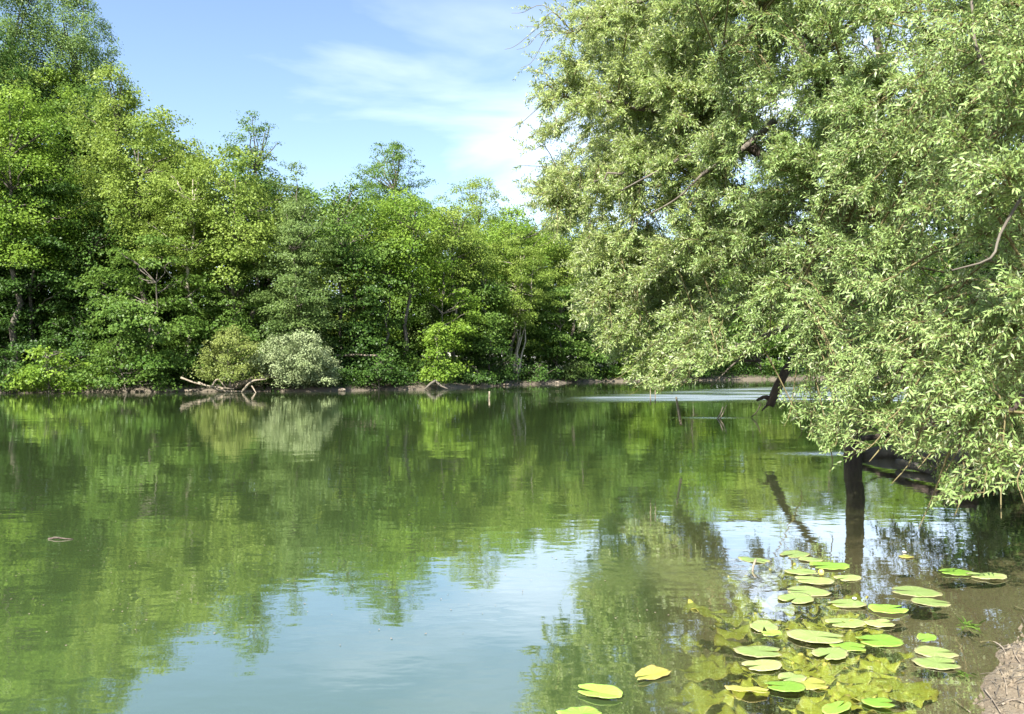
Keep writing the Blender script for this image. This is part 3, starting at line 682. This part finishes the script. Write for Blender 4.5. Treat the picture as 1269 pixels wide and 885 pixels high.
for w_, O, root in ((0, OA, wa), (1, OB, wb)):
    b0 = np.concatenate([t[0] for t in tw_list[w_]]); dd = np.concatenate([t[1] for t in tw_list[w_]])
    tl = np.concatenate([t[2] for t in tw_list[w_]]); dist = np.concatenate([t[3] for t in tw_list[w_]]); ct = np.concatenate([t[4] for t in tw_list[w_]])
    tipp = b0 + dd * tl[:, None]; tipp[:, 2] -= .16 * tl
    mx, my = proj(tipp); jx = rng.normal(0, 13, len(mx)) * (mx < 760); keep = inpoly(mx + jx, my + jx * .5, POLY) | ((mx < 690) & (mx > 632) & (my < 260) & (rng.random(len(mx)) < .5))
    keep &= (tipp[:, 2] > .35)
    b0, dd, tl, dist, ct = b0[keep], dd[keep], tl[keep], dist[keep], ct[keep]
    nT = len(b0)
    # twig centreline: b0 + dd*s - droop s^2
    def tp(s): 
        q = b0 + dd * (tl * s)[:, None]; q[:, 2] -= .16 * tl * s * s; return q
    # thin 3-sided tubes
    segs = 4; vv = []
    a1 = norm(np.cross(dd, np.array([.1, .2, 1.]))); a2 = norm(np.cross(dd, a1))
    for k in range(segs):
        s_ = k / (segs - 1); c = tp(np.full(nT, s_)); rr = .0035 * (1 - .65 * s_)
        for th in (0, 2.09, 4.19): vv.append(c + (a1 * math.cos(th) + a2 * math.sin(th)) * rr)
    V = np.stack(vv, 1)                        # nT, 12, 3
    q = []
    for k in range(segs - 1):
        for j in range(3):
            q.append([k * 3 + j, k * 3 + (j + 1) % 3, (k + 1) * 3 + (j + 1) % 3, (k + 1) * 3 + j])
    q = np.array(q)[None] + (np.arange(nT) * 12)[:, None, None]
    bv = np.concatenate(TB[w_].v); bq = np.concatenate(TB[w_].q)
    mesh_np('twigs', np.concatenate([V.reshape(-1, 3) - O, bv]), np.concatenate([q.reshape(-1, 4), bq + nT * 12]), M['twig'], root)  # mesh also holds the bough branches, joined to the twigs
    # leaves
    NL = 15
    s_ = np.tile((np.arange(NL) + .5) / NL, nT) * .95 + .05
    idx = np.repeat(np.arange(nT), NL)
    s_ = np.clip(s_ + rng.normal(0, .02, len(s_)), .02, 1)
    c = b0[idx] + dd[idx] * (tl[idx] * s_)[:, None]; c[:, 2] -= .16 * tl[idx] * s_ * s_
    tan = dd[idx] + np.array([0, 0, -1.]) * (.32 * s_)[:, None]; tan = norm(tan)
    ang = idx * 1.7 + np.tile(np.arange(NL), nT) * 2.4 + rng.normal(0, .3, len(s_))
    lat = a1[idx] * np.cos(ang)[:, None] + a2[idx] * np.sin(ang)[:, None]
    ax = norm(tan * .75 + lat * .75 + np.array([0, 0, -.12]))
    nr = norm(np.array([0, 0, .65]) + .45 * norm((c - CEN) * [1, 1, .4]) + rng.normal(size=(len(s_), 3)) * .55)
    big = np.clip((np.linalg.norm(c, axis=1) - 11) / 9, 0, 1)
    L = (.08 + .035 * big) * ( (.65 + .6 * rng.random(len(s_))) * (1 - .45 * np.abs(s_ - .5)))
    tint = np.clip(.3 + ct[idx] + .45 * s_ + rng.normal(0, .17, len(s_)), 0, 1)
    px_, _py = proj(c)
    pale = rng.random(len(s_)) < np.clip((930 - px_) / 260, 0, .95)
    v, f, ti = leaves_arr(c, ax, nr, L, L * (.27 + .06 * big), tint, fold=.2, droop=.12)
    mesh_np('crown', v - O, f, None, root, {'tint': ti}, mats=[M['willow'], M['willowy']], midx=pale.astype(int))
    print('willow leaves', len(c))

# right bank behind the willow ------------------------------------------------
def bank_tree(x, y, z0, z1, rx, sty, colr, label, kind='broadleaf_tree', cat='tree', sc=1.0, lai=1.0, group='right bank trees and shrubs'):
    g = gz(x, y) - .1
    root = empty(kind, (x, y, g), label, cat, group)
    v, f, ti, cen = crown_arr(x, y, z0, z1, rx, rx, sty, 'top' if cat == 'tree' else 'dome', lai=lai, scale=sc)
    b = np.array([x, y, g]); mesh_np('crown', v - b, f, M[colr], root, {'tint': ti})
    T = Tubes(); pth = curve(b, (x, y, z0 + (z1 - z0) * .8), 8, jit=.08); T.add(pth - b, np.linspace(.03 * (z1 - g) ** .8 + .02, .02, 8), 7)
    for k in rng.permutation(len(cen))[:14]:
        T.add(curve(pth[3], cen[k], 5) - b, np.linspace(.04, .01, 5), 4, cap=False)
    T.build('trunk', M['barkd'], root)
bank_tree(16.5, 26, 2, 13, 4, 'dense', 'dark', 'dark tree on the right bank behind the willow, nearest the river bend')
bank_tree(20, 20, 2, 14, 4.5, 'dense', 'mid', 'mid green tree on the right bank hidden behind the near willow leaves')
bank_tree(26, 36, 2, 14, 5, 'dense', 'mid', 'broad green tree further along the right bank, past the bend')
bank_tree(11.6, 19.5, .3, 2.6, 1.5, 'bush', 'dark', 'dark shrub on the right bank behind the trunk standing in water', 'shrub', 'shrub', .55)
bank_tree(10.6, 16.4, .3, 2.0, 1.2, 'bush', 'dark', 'dark shrub overhanging the fallen log on the right bank', 'shrub', 'shrub', .5)
bank_tree(14.5, 23.5, .3, 3.2, 1.8, 'bush', 'mid', 'green shrub at the right bank beyond the dark ones', 'shrub', 'shrub', .6)
bank_tree(9.8, 12.2, .3, 2.2, 1.1, 'bush', 'dark', 'shaded shrub at the right edge under the near willow boughs', 'shrub', 'shrub', .45)

# logs and roots in the shade
def stick(name, label, pts, r0, r1, m_='barkd', cat='branch', group=None, sides=7, wob=.06, n=12, extra=()):
    T = Tubes(); pth = spline(pts, n); b = pth[0].copy()
    T.add(pth - b, np.linspace(r0, r1, n), sides, wob=wob)
    for ep, a, c in extra:
        T.add(spline(ep, 7) - b, np.linspace(a, c, 7), max(4, sides - 2), wob=wob)
    o = T.build(name, M[m_]); o.location = tuple(b); return tag(o, label, cat, group)
stick('fallen_log', 'pale fallen log lying half in the water right of the willow trunk', [P(1068, 566, 17.2), P(1100, 560, 17.2), P(1140, 566, 16.6), P(1200, 572, 15.8)], .13, .17, 'bark', 'log')
stick('fallen_log', 'dark slanting log rising out of the water under the willow boughs', [P(1062, 545, 18), P(1100, 538, 17.6), P(1140, 528, 17.2), P(1210, 515, 16.5)], .05, .14, 'barkd', 'log', extra=[([P(1120, 533, 17.4), P(1112, 550, 17.3), P(1108, 566, 17.2)], .05, .02), ([P(1100, 538, 17.6), P(1080, 530, 17.8), P(1066, 518, 18)], .03, .01)])
stick('log', 'grey log partly sunk in the dark water close to the right bank', [P(1112, 572, 15.5), P(1150, 582, 14.6), P(1200, 590, 13.8)], .06, .1, 'bark', 'log')
# twigs and sticks over and in the water
stick('hanging_twig', 'pale broken twig hanging just above the water left of the broken limb', [P(838, 492, 18.3), P(840, 505, 18.3), P(844, 527, 18.3)], .02, .035, 'drift', 'twig', n=7)
T = None
stick('forked_twig', 'small forked twig sticking up from the river with a ripple round it', [P(889, 519, 29), P(893, 512, 29), P(896, 504, 29)], .03, .02, 'drift', 'twig', n=6, extra=[([P(892, 519, 29), P(897, 510, 29), P(900, 502, 29)], .025, .015)])
stick('twig', 'thin dark twig leaning out of the water near the broken limb', [P(931, 517, 29.5), P(938, 510, 29.4), P(943, 500, 29.2)], .02, .015, 'barkd', 'twig', n=5)
stick('mooring_stake', 'short pale stake standing alone in mid river', [P(606, 496, 46), P(606.5, 490, 46), P(606.5, 485, 46)], .05, .045, 'drift', 'stake', n=4)
stick('hanging_twig', 'left one of two pale thin twigs dangling under the willow tip', [P(806, 470, 18), P(806, 485, 18), P(806, 502, 18)], .009, .012, 'drift', 'twig', n=5)
stick('hanging_twig', 'right one of two pale thin twigs dangling under the willow tip', [P(811, 470, 18), P(812, 485, 18), P(812, 500, 18)], .009, .012, 'drift', 'twig', n=5)
# far shore roots, stones, log
stick('tree_root', 'bare pale root under the waterside sapling, bending left', [P(540, 472, 61), P(533, 476, 60.6), P(526, 483, 60.3)], .12, .06, 'bark', 'root', n=6)
stick('tree_root', 'bare pale root under the waterside sapling, bending right', [P(540, 472, 61), P(546, 478, 60.8), P(555, 482, 60.6)], .1, .05, 'bark', 'root', n=6)
stick('fallen_log', 'thin pale fallen log lying level in the dark shade behind the far shore', [P(416, 441, 61), P(440, 440, 61), P(468, 441, 61)], .1, .08, 'drift', 'trunk', n=6)
for k, (px, py, s_, lab) in enumerate([(209, 487, .3, 'white stone at the waterline left of the driftwood'), (233, 486, .22, 'small pale stone next to the driftwood log'), (627, 479, .2, 'small pale stone on the far shore at centre'), (424, 485, .22, 'grey stone at the waterline right of the silver bush'), (690, 475, .25, 'low grey stone on the shore below the dark scrub')]):
    Yk = np.interp(px, SHP[:, 0], SHP[:, 1]) - .6
    c = P(px, 450, Yk); n = 10
    th = np.linspace(0, np.pi, 7); ph = np.linspace(0, 2 * np.pi, n, endpoint=False)
    v = np.array([[math.sin(a) * math.cos(b_) * s_ * (1.3 + .2 * math.sin(3 * b_ + k)), math.sin(a) * math.sin(b_) * s_, math.cos(a) * s_ * .6] for a in th for b_ in ph])
    v *= 1 + .08 * rng.normal(size=(len(v), 1))
    i = np.arange(6)[:, None] * n; j = np.arange(n)[None]; q = np.stack([i + j, i + (j + 1) % n, i + n + (j + 1) % n, i + n + j], -1).reshape(-1, 4)
    o = mesh_np('stone', v, q, M['drift'], smooth=True); o.location = (c[0], Yk, .08); tag(o, lab, 'stone')
# drifting leaf litter at left
stick('floating_bark', 'curled brown piece of bark floating alone on the left of the river', [W(61, 668) + [0, 0, .0], W(70, 668) + [0, 0, .018], W(80, 668.5) + [0, 0, .012], W(92, 668)], 0.014, .006, 'barkd', 'bark', n=8, wob=.15)
sp = []
for k in range(420):
    px = rng.random() * 1000; py = 500 + 300 * rng.random() ** 1.2
    sp.append(W(px, py))
sp = np.array(sp); n = len(sp); s_ = .003 + .007 * rng.random(n)
ang = rng.random(n) * 6.28
v = np.concatenate([sp[:, None] + np.stack([np.cos(ang + k * 1.57) * s_, np.sin(ang + k * 1.57) * s_, np.full(n, .004) + .004 * (k % 2)], -1)[:, None] for k in range(4)], 1)
o = mesh_np('floating_specks', v.reshape(-1, 3), np.arange(n * 4).reshape(-1, 4), M['drift']); tag(o, 'tiny pale specks of drifting litter on the river', 'specks', kind='stuff')

# ------------------------------------------------------------------ water lilies
def padmat(name, c1, c2, c3, rough=.35):
    m, nt, N, Lk = mat(name)
    tc = nd(N, 'ShaderNodeTexCoord'); oi = nd(N, 'ShaderNodeObjectInfo')
    n = nd(N, 'ShaderNodeTexNoise', i_Scale=9., i_Detail=6.); Lk.new(tc.outputs['Object'], n.inputs['Vector'])
    at = nd(N, 'ShaderNodeAttribute', attribute_name='rim')
    a = mixrgb(N, Lk, n.outputs['Fac'], c1, c2)
    rm = nd(N, 'ShaderNodeMapRange'); rm.inputs[1].default_value = .82; rm.inputs[2].default_value = 1.0; Lk.new(at.outputs['Fac'], rm.inputs[0])
    n5 = nd(N, 'ShaderNodeTexNoise', i_Scale=14., i_Detail=4.); Lk.new(tc.outputs['Object'], n5.inputs['Vector'])
    mm = nd(N, 'ShaderNodeMath', operation='MULTIPLY'); Lk.new(rm.outputs[0], mm.inputs[0]); Lk.new(n5.outputs['Fac'], mm.inputs[1])
    aa = nd(N, 'ShaderNodeAttribute', attribute_name='ang')
    n8 = nd(N, 'ShaderNodeTexNoise', i_Scale=30., i_Detail=3.); Lk.new(tc.outputs['Object'], n8.inputs['Vector'])
    sn_ = nd(N, 'ShaderNodeMath', operation='MULTIPLY_ADD'); Lk.new(aa.outputs['Fac'], sn_.inputs[0]); sn_.inputs[1].default_value = 17; Lk.new(n8.outputs['Fac'], sn_.inputs[2])
    si = nd(N, 'ShaderNodeMath', operation='SINE'); Lk.new(sn_.outputs[0], si.inputs[0])
    vr = nd(N, 'ShaderNodeMapRange'); vr.inputs[1].default_value = .72; vr.inputs[2].default_value = 1.0; vr.inputs[4].default_value = .45; Lk.new(si.outputs[0], vr.inputs[0])
    a = mixrgb(N, Lk, vr.outputs[0], a, tuple(min(1, k * 1.35) for k in c2))
    sp_ = nd(N, 'ShaderNodeTexNoise', i_Scale=55., i_Detail=3.); Lk.new(tc.outputs['Object'], sp_.inputs['Vector'])
    sr = nd(N, 'ShaderNodeMapRange'); sr.inputs[1].default_value = .66; sr.inputs[2].default_value = .72; sr.inputs[4].default_value = .7; Lk.new(sp_.outputs['Fac'], sr.inputs[0])
    a = mixrgb(N, Lk, sr.outputs[0], a, (.16, .11, .05))
    c = mixrgb(N, Lk, mm.outputs[0], a, c3)
    hs = nd(N, 'ShaderNodeHueSaturation'); v = nd(N, 'ShaderNodeMapRange'); v.inputs[3].default_value = .7; v.inputs[4].default_value = 1.15
    Lk.new(oi.outputs['Random'], v.inputs[0]); Lk.new(v.outputs[0], hs.inputs['Value']); Lk.new(c, hs.inputs['Color'])
    p = nd(N, 'ShaderNodeBsdfPrincipled'); p.inputs['Roughness'].default_value = rough; Lk.new(hs.outputs[0], p.inputs['Base Color'])
    bp = nd(N, 'ShaderNodeBump', i_Strength=.5, i_Distance=.01); Lk.new(n.outputs['Fac'], bp.inputs['Height']); Lk.new(bp.outputs[0], p.inputs['Normal'])
    o = nd(N, 'ShaderNodeOutputMaterial'); Lk.new(p.outputs[0], o.inputs[0]); return m
M['pad'] = padmat('lily_pad', (.16, .245, .05), (.27, .35, .13), (.42, .3, .2))
M['padb'] = padmat('lily_pad_fresh', (.12, .25, .025), (.2, .35, .055), (.34, .42, .1))
M['pady'] = padmat('lily_pad_yellowing', (.24, .27, .045), (.32, .32, .08), (.42, .28, .12))
M['sub'] = padmat('sunken_lily_leaf', (.19, .23, .025), (.33, .34, .05), (.24, .17, .05), .5)

def pad_mesh(name, Ln, Wn, heading, seed, matk, fold=0.0, wave=.012, ragged=.03, z=0.006, lobes=False):
    r_ = np.random.default_rng(seed)
    nt_, nr = 44, 7
    V = []; rim = []
    th = np.linspace(-np.pi + .16, np.pi - .16, nt_)       # notch at -x side
    ph = r_.random(4) * 6.28
    for ir in range(nr + 1):
        t = ir / nr
        for k, a in enumerate(th):
            cut = 1 - .25 * math.exp(-((abs(a) - np.pi) / .25) ** 2)
            rg = 1 + (ragged * math.sin(a * 11 + ph[0]) + ragged * .7 * math.sin(a * 19 + ph[1]) + .05 * math.sin(a * 3 + ph[2])) * t * t
            if lobes: rg *= 1 + .13 * t * math.sin(a * 5 + ph[3]) * t
            x = math.cos(a) * Ln / 2 * t * rg * cut + (0 if t else 0); y = math.sin(a) * Wn / 2 * t * rg
            zz = wave * t * t * math.sin(a * 3 + ph[2]) + wave * .6 * t ** 3 * math.sin(a * 7 + ph[3]) - .25 * wave * (1 - t)
            if fold: 
                if y > 0: zz += fold * y; y *= math.sqrt(max(.05, 1 - min(.9, fold * fold)))
            V.append((x, y, zz)); rim.append(t)
    V = np.array(V); c, s_ = math.cos(heading), math.sin(heading)
    V = np.stack([V[:, 0] * c - V[:, 1] * s_, V[:, 0] * s_ + V[:, 1] * c, V[:, 2]], -1)
    i = np.arange(nr)[:, None] * nt_; j = np.arange(nt_ - 1)[None]
    q = np.stack([i + j, i + nt_ + j, i + nt_ + j + 1, i + j + 1], -1).reshape(-1, 4)
    Vb = V - np.array([0, 0, .003]); nV = len(V)
    e = nr * nt_ + np.arange(nt_ - 1)
    side = np.stack([e, e + nV, e + 1 + nV, e + 1], -1)
    allv = np.concatenate([V, Vb]); allq = np.concatenate([q, q[:, ::-1] + nV, side])
    lo = allv[:, 2].min()
    o = mesh_np(name, allv, allq, M[matk], attrs={'rim': np.array(rim + rim), 'ang': np.tile(np.tile(th, nr + 1), 2)}, smooth=True)
    return o
PADS = [  # px, py, width px, material, fold, label
 (934, 694, 44, 'pad', 0, 'pale pinkish lily pad farthest left of the back row, a stalk beside it'),
 (984, 687, 48, 'pad', 0, 'pale lily pad farthest out from the shore'),
 (1004, 694, 34, 'pad', 0, 'small lily pad tucked behind right of the farthest pad'),
 (1027, 702, 54, 'padb', 0, 'long green lily pad in the second row from the back'),
 (993, 710, 46, 'pad', 0, 'oval lily pad in front of the farthest pad, yellow bud at its right'),
 (1008, 721, 52, 'pad', 0, 'pale lily pad just in front of the yellow bud'),
 (1050, 716, 40, 'pad', 0, 'half sunken lily pad right of the yellow bud'),
 (1000, 733, 60, 'pad', 0, 'wide lily pad overlapping the pad in front of it, left group'),
 (986, 742, 56, 'pad', 0, 'front one of the two overlapping pads in the left group'),
 (1049, 749, 54, 'pad', 0, 'oval lily pad carrying a white petal'),
 (1100, 756, 54, 'padb', 0, 'vivid green smooth lily pad right of the petal pad'),
 (1133, 735, 66, 'pad', 0, 'long pad at the back of the right hand pair'),
 (1152, 746, 52, 'pad', 0, 'rounder pad at the front of the right hand pair'),
 (1047, 772, 56, 'pad', 0, 'notched pale pad alone on dark water at the middle'),
 (1090, 773, 42, 'pad', 0, 'narrow pad touching the right tip of the notched pale pad'),
 (1184, 710, 48, 'padb', 0, 'left pad of the lone pair nearest the shaded bank'),
 (1222, 715, 52, 'pad', 0, 'right pad of the lone pair nearest the shaded bank'),
 (1010, 791, 78, 'pad', 0, 'largest pale lily pad in the middle of the patch'),
 (1051, 801, 48, 'padb', 0, 'bright pad with torn edge right below the largest pad'),
 (1089, 794, 64, 'padb', 0, 'wide bright lily pad right of the largest pad'),
 (946, 777, 52, 'pad', 0, 'pale pad with a folded fresh leaf lying on it'),
 (956, 787, 30, 'padb', .9, 'small bright folded leaf lying on the pale pad'),
 (940, 809, 66, 'pad', 0, 'large smooth green pad left of the middle'),
 (1147, 794, 36, 'padb', 1.0, 'bright green leaf folded upright near the shore'),
 (1158, 808, 56, 'pad', 0, 'back pad of the pale pair closest to the muddy shore'),
 (1160, 822, 62, 'pad', 0, 'front pad of the pale pair closest to the muddy shore'),
 (944, 825, 58, 'pad', 0, 'pad with brown worn middle below the large smooth pad'),
 (1028, 811, 56, 'pad', 0, 'dull pad with a pinkish edge under the torn bright pad'),
 (926, 857, 60, 'pady', .3, 'yellow brown lily leaf at lower middle with folded edge'),
 (972, 853, 56, 'padb', 0, 'fresh green pad right of the yellow brown leaf'),
 (1004, 847, 50, 'pady', 0, 'olive ragged leaf right of the fresh green pad'),
 (980, 840, 42, 'pad', 0, 'thin grey green pad above the fresh green pad'),
 (1036, 878, 62, 'padb', .2, 'brightest green lily pad at the bottom edge'),
 (1088, 872, 44, 'padb', 0, 'narrow green pad right of the brightest bottom pad'),
 (808, 838, 62, 'pady', .8, 'half folded yellow green leaf drifting left of the patch'),
 (742, 861, 66, 'padb', .7, 'pointed folded green leaf at the lower left of the patch'),
 (720, 884, 64, 'padb', 0, 'ragged bright pad cut by the bottom edge at left'),
 (1122, 690, 22, 'pady', 0, 'tiny yellowish leaf near the trunk reflection'),
]
for k, (px, py, w_, mk, fo, lab) in enumerate(PADS):
    c = W(px, py); ww = w_ / F * c[1] * .9
    hd = rng.normal(0, .35) + (math.pi if rng.random() < .5 else 0)
    asp = rng.uniform(.66, .82) * (.6 if fo > .15 else 1); fo *= .6
    o = pad_mesh('lily_pad', ww, ww * asp, hd, 100 + k, mk, fold=fo, wave=.002 + .0035 * rng.random(), ragged=rng.choice([.01, .02, .035]))
    o.location = (c[0], c[1], .006 + .003 * (k % 6)); tag(o, lab, 'lily pad', 'floating lily pads')
n = 0
while n < 115:
    px = rng.normal(980, 78); py = rng.normal(795, 55)
    if not (845 < px < 1140 and 690 < py < 884) or (px < 900 and py < 745): continue
    if (px - 850) / 290 > 1.15 - abs(py - 800) / 260: continue
    c = W(px, py); dpt = -gz(c[0], c[1]); zz = -min(.012 + .13 * rng.random() ** 1.5, max(dpt - .03, .015))
    ww = rng.uniform(.22, .42)
    o = pad_mesh('sunken_lily_leaf', ww, ww * rng.uniform(.6, .85), rng.random() * 6.28, 900 + n, 'sub', wave=.03, ragged=.05, lobes=rng.random() < .4)
    o.rotation_euler = (rng.normal(0, .04), rng.normal(0, .04), 0)
    o.location = (c[0], c[1], zz - .02); tag(o, 'yellow green leaf lying under the water surface among the floating lily pads', 'lily leaf', 'sunken lily leaves'); n += 1
for (px, py, w_, lab) in [(872, 824, 68, 'yellow serrated sunken leaf left of the patch'), (1115, 846, 90, 'large pale brown sunken leaf near the muddy shore'), (1072, 838, 74, 'many lobed yellow green sunken leaf right of the middle'), (1130, 857, 40, 'small yellow leaf tip beside the large pale brown sunken leaf')]:
    c = W(px, py); ww = w_ / F * c[1]
    o = pad_mesh('sunken_lily_leaf', ww, ww * .75, .3, int(px), 'sub', wave=.015, ragged=.05, lobes=True); o.location = (c[0], c[1], -.035); tag(o, lab, 'lily leaf')
# buds, stalks and a petal
def bud(name, label, c, r_, colr, cat, sq=1.2):
    n = 10; th = np.linspace(0.05, np.pi - .05, 7); ph = np.linspace(0, 2 * np.pi, n, endpoint=False)
    v = np.array([[math.sin(a) * math.cos(b_) * r_ * (1 + .12 * math.cos(5 * b_)), math.sin(a) * math.sin(b_) * r_ * (1 + .12 * math.cos(5 * b_)), math.cos(a) * r_ * sq] for a in th for b_ in ph])
    i = np.arange(6)[:, None] * n; j = np.arange(n)[None]; q = np.stack([i + j, i + n + j, i + n + (j + 1) % n, i + (j + 1) % n], -1).reshape(-1, 4)
    o = mesh_np(name, v, q, M[colr], smooth=True); o.location = tuple(c); tag(o, label, cat)
M['yel'] = noisemat('bud_yellow', [(.55, .5, .08), (.7, .6, .15)], 20, .4)
M['pet'] = noisemat('petal_white', [(.7, .65, .6), (.85, .8, .75)], 20, .4)
bud('lily_bud', 'yellow lily bud between the pads of the back rows', W(1017, 713) + [0, 0, .03], .028, 'yel', 'lily bud')
bud('petal', 'white petal resting on a lily pad at the middle of the patch', W(1058, 746) + [0, 0, .035], .018, 'pet', 'petal', .5)
bud('petal', 'small white petal floating near the trunk reflection', W(1120, 685) + [0, 0, .01], .02, 'pet', 'petal', .4)
stick('lily_stalk', 'pale broken stalk leaning out beside the leftmost back pad', [W(932, 708), W(933, 706) + [0, 0, .04], W(936, 704) + [0, 0, .085]], .009, .012, 'drift', 'stalk', n=5)

# near shore litter ------------------------------------------------------
def gp(px, py, lift=.01):
    z = 0.0
    for _ in range(6):
        Yd = (CAMZ - z) * F / (py - HOR); x = (px - 634.5) / F * Yd; z = max(gz(x, Yd), -.02)
    return np.array([x, Yd, z + lift])
for pts, r_, lab in [([(1213, 797), (1228, 796), (1240, 803), (1246, 812)], .008, 'bent pale twig lying in the shallows by the mud bank'),
                     ([(1196, 778), (1203, 785), (1211, 791)], .004, 'short straw in the shallow water above the bent twig'),
                     ([(1218, 855), (1228, 868), (1238, 884)], .006, 'dry straw at the foot of the mud mound'),
                     ([(1238, 832), (1244, 845), (1246, 862)], .005, 'thin dry stem on the mud mound'),
                     ([(1255, 752), (1262, 755), (1269, 757)], .008, 'pale stick at the right edge in the shallows'),
                     ([(1240, 874), (1254, 868), (1267, 872)], .007, 'pale root crossing the bottom right corner'),
                     ([(1178, 866), (1190, 876), (1201, 884)], .005, 'dark stem lying at the muddy waterline'),
                     ([(1252, 800), (1256, 812), (1262, 822)], .006, 'brown root strand above the mud mound')]:
    stick('dry_twig', lab, [gp(x, y, .012) for x, y in pts], r_, r_ * .6, 'drift', 'twig', n=8, sides=5)
# roots and dry grass on the mound (uncountable litter)
T = Tubes()
for k in range(240):
    x = 3.15 + rng.normal() * .45 + .2; y = 5.0 + rng.normal() * .35 + (x - 3.1) * .9
    if y > near_y(x) + .12: continue
    z = gz(x, y); a = rng.random() * 6.28; L_ = .04 + .13 * rng.random()
    p0 = np.array([x, y, z]); p1 = p0 + [math.cos(a) * L_, math.sin(a) * L_ , .0]; p1[2] = gz(p1[0], p1[1]) + .03 * rng.random()
    T.add(curve(p0, p1, 4, sag=.02 * rng.random()), [.003, .003, .002, .0015], 4, cap=False)
o = T.build('root_litter', M['bark']); tag(o, 'tangle of dry roots and straw on the mud mound', 'litter', kind='stuff')
# small crumbs of earth
n = 700
x = 3.4 + rng.normal(size=n) * .6; y = near_y(x) - np.abs(rng.normal(size=n)) * .5 + .1
z = terrain(x, y); s_ = .006 + .02 * rng.random(n) ** 2
oct_ = np.array([(1, 0, 0), (0, 1, 0), (-1, 0, 0), (0, -1, 0), (0, 0, 1), (0, 0, -1)], float)
of = np.array([(0, 1, 4), (1, 2, 4), (2, 3, 4), (3, 0, 4), (1, 0, 5), (2, 1, 5), (3, 2, 5), (0, 3, 5)])
v = np.stack([x, y, z], -1)[:, None] + oct_[None] * (s_[:, None, None] * (1 + .35 * rng.normal(size=(n, 6, 1))))
o = mesh_np('earth_crumbs', v.reshape(-1, 3), (of[None] + (np.arange(n) * 6)[:, None, None]).reshape(-1, 3), M['ground']); tag(o, 'loose crumbs of earth on the muddy shore', 'soil', kind='stuff')
# small water plant in the shallows
def plant(name, label, c, n, L_, colr, sp_=.12):
    p = np.array(c)[None] + rng.normal(size=(n, 3)) * [sp_, sp_ * .6, .0]
    ax = norm(rng.normal(size=(n, 3)) * [1, 1, .2] + [0, 0, .15])
    v, f, ti = leaves_arr(p, ax, norm(np.array([0, 0, 1.]) + rng.normal(size=(n, 3)) * .3), np.full(n, L_) * (.6 + .7 * rng.random(n)), np.full(n, L_ * .2), rng.random(n))
    o = mesh_np(name, v - np.array(c), f, M[colr], attrs={'tint': ti}); o.location = tuple(c); tag(o, label, 'plant')
plant('water_plant', 'small green water weed in the shallows near the shore', W(1200, 775) + [0, 0, .004], 22, .1, 'mid', .03)
plant('water_plant', 'little green weed at the waterline below the upright folded leaf', W(1195, 835) + [0, 0, .004], 12, .07, 'mid', .02)

# ------------------------------------------------------------------ light
SUN_EL, SUN_AZ = R(47), math.atan2(-.42, -.9)          # azimuth from +Y towards +X: behind left
sd = np.array([math.sin(SUN_AZ) * math.cos(SUN_EL), math.cos(SUN_AZ) * math.cos(SUN_EL), math.sin(SUN_EL)])
sl = bpy.data.lights.new('sun', 'SUN'); sl.energy = 5.0; sl.angle = R(.53); sl.color = (1, .955, .87)
so = bpy.data.objects.new('sun', sl); COL.objects.link(so)
from mathutils import Vector
so.rotation_euler = Vector(tuple(sd)).to_track_quat('Z', 'Y').to_euler()
so.location = (0, 0, 60)
w = bpy.data.worlds.new('World'); S.world = w; w.use_nodes = True
N = w.node_tree.nodes; Lk = w.node_tree.links; N.clear()
sky = nd(N, 'ShaderNodeTexSky', sky_type='NISHITA', sun_disc=False); sky.sun_elevation = SUN_EL; sky.sun_rotation = SUN_AZ
sky.air_density = 1.0; sky.dust_density = .7; sky.ozone_density = 1.1; sky.altitude = 50
tc = nd(N, 'ShaderNodeTexCoord')
mp = nd(N, 'ShaderNodeMapping'); mp.inputs['Scale'].default_value = (1.6, 1.6, 6.5); mp.inputs['Location'].default_value = (.3, .1, .2); mp.inputs['Rotation'].default_value = (0, .12, 0)
Lk.new(tc.outputs['Generated'], mp.inputs[0])
n = nd(N, 'ShaderNodeTexNoise', i_Scale=1.6, i_Detail=7.0, i_Roughness=.5, i_Distortion=.3); Lk.new(mp.outputs[0], n.inputs['Vector'])
cr = nd(N, 'ShaderNodeMapRange'); cr.inputs[1].default_value = .44; cr.inputs[2].default_value = .74; cr.inputs[4].default_value = .62; Lk.new(n.outputs['Fac'], cr.inputs[0])
sz = nd(N, 'ShaderNodeSeparateXYZ'); Lk.new(tc.outputs['Generated'], sz.inputs[0])
lo = nd(N, 'ShaderNodeMapRange'); lo.inputs[1].default_value = .5; lo.inputs[2].default_value = .15; lo.inputs[3].default_value = .15; lo.inputs[4].default_value = 1.35; Lk.new(sz.outputs[2], lo.inputs[0])
mm = nd(N, 'ShaderNodeMath', operation='MULTIPLY'); Lk.new(cr.outputs[0], mm.inputs[0]); Lk.new(lo.outputs[0], mm.inputs[1])
cc = mixrgb(N, Lk, mm.outputs[0], sky.outputs[0], (7.5, 8.0, 9.0))
bg = nd(N, 'ShaderNodeBackground', i_Strength=.082); Lk.new(cc, bg.inputs[0])
wo = nd(N, 'ShaderNodeOutputWorld'); Lk.new(bg.outputs[0], wo.inputs[0])

# ------------------------------------------------------------------ render
S.render.engine = 'CYCLES'
S.view_settings.view_transform = 'Standard'; S.view_settings.look = 'None'; S.view_settings.gamma = 1
S.view_settings.exposure = 1.78
S.cycles.max_bounces = 7; S.cycles.diffuse_bounces = 3; S.cycles.glossy_bounces = 3; S.cycles.transmission_bounces = 4; S.cycles.transparent_max_bounces = 8
S.cycles.sample_clamp_indirect = 6; S.cycles.caustics_reflective = False; S.cycles.caustics_refractive = False
S.cycles.use_denoising = True
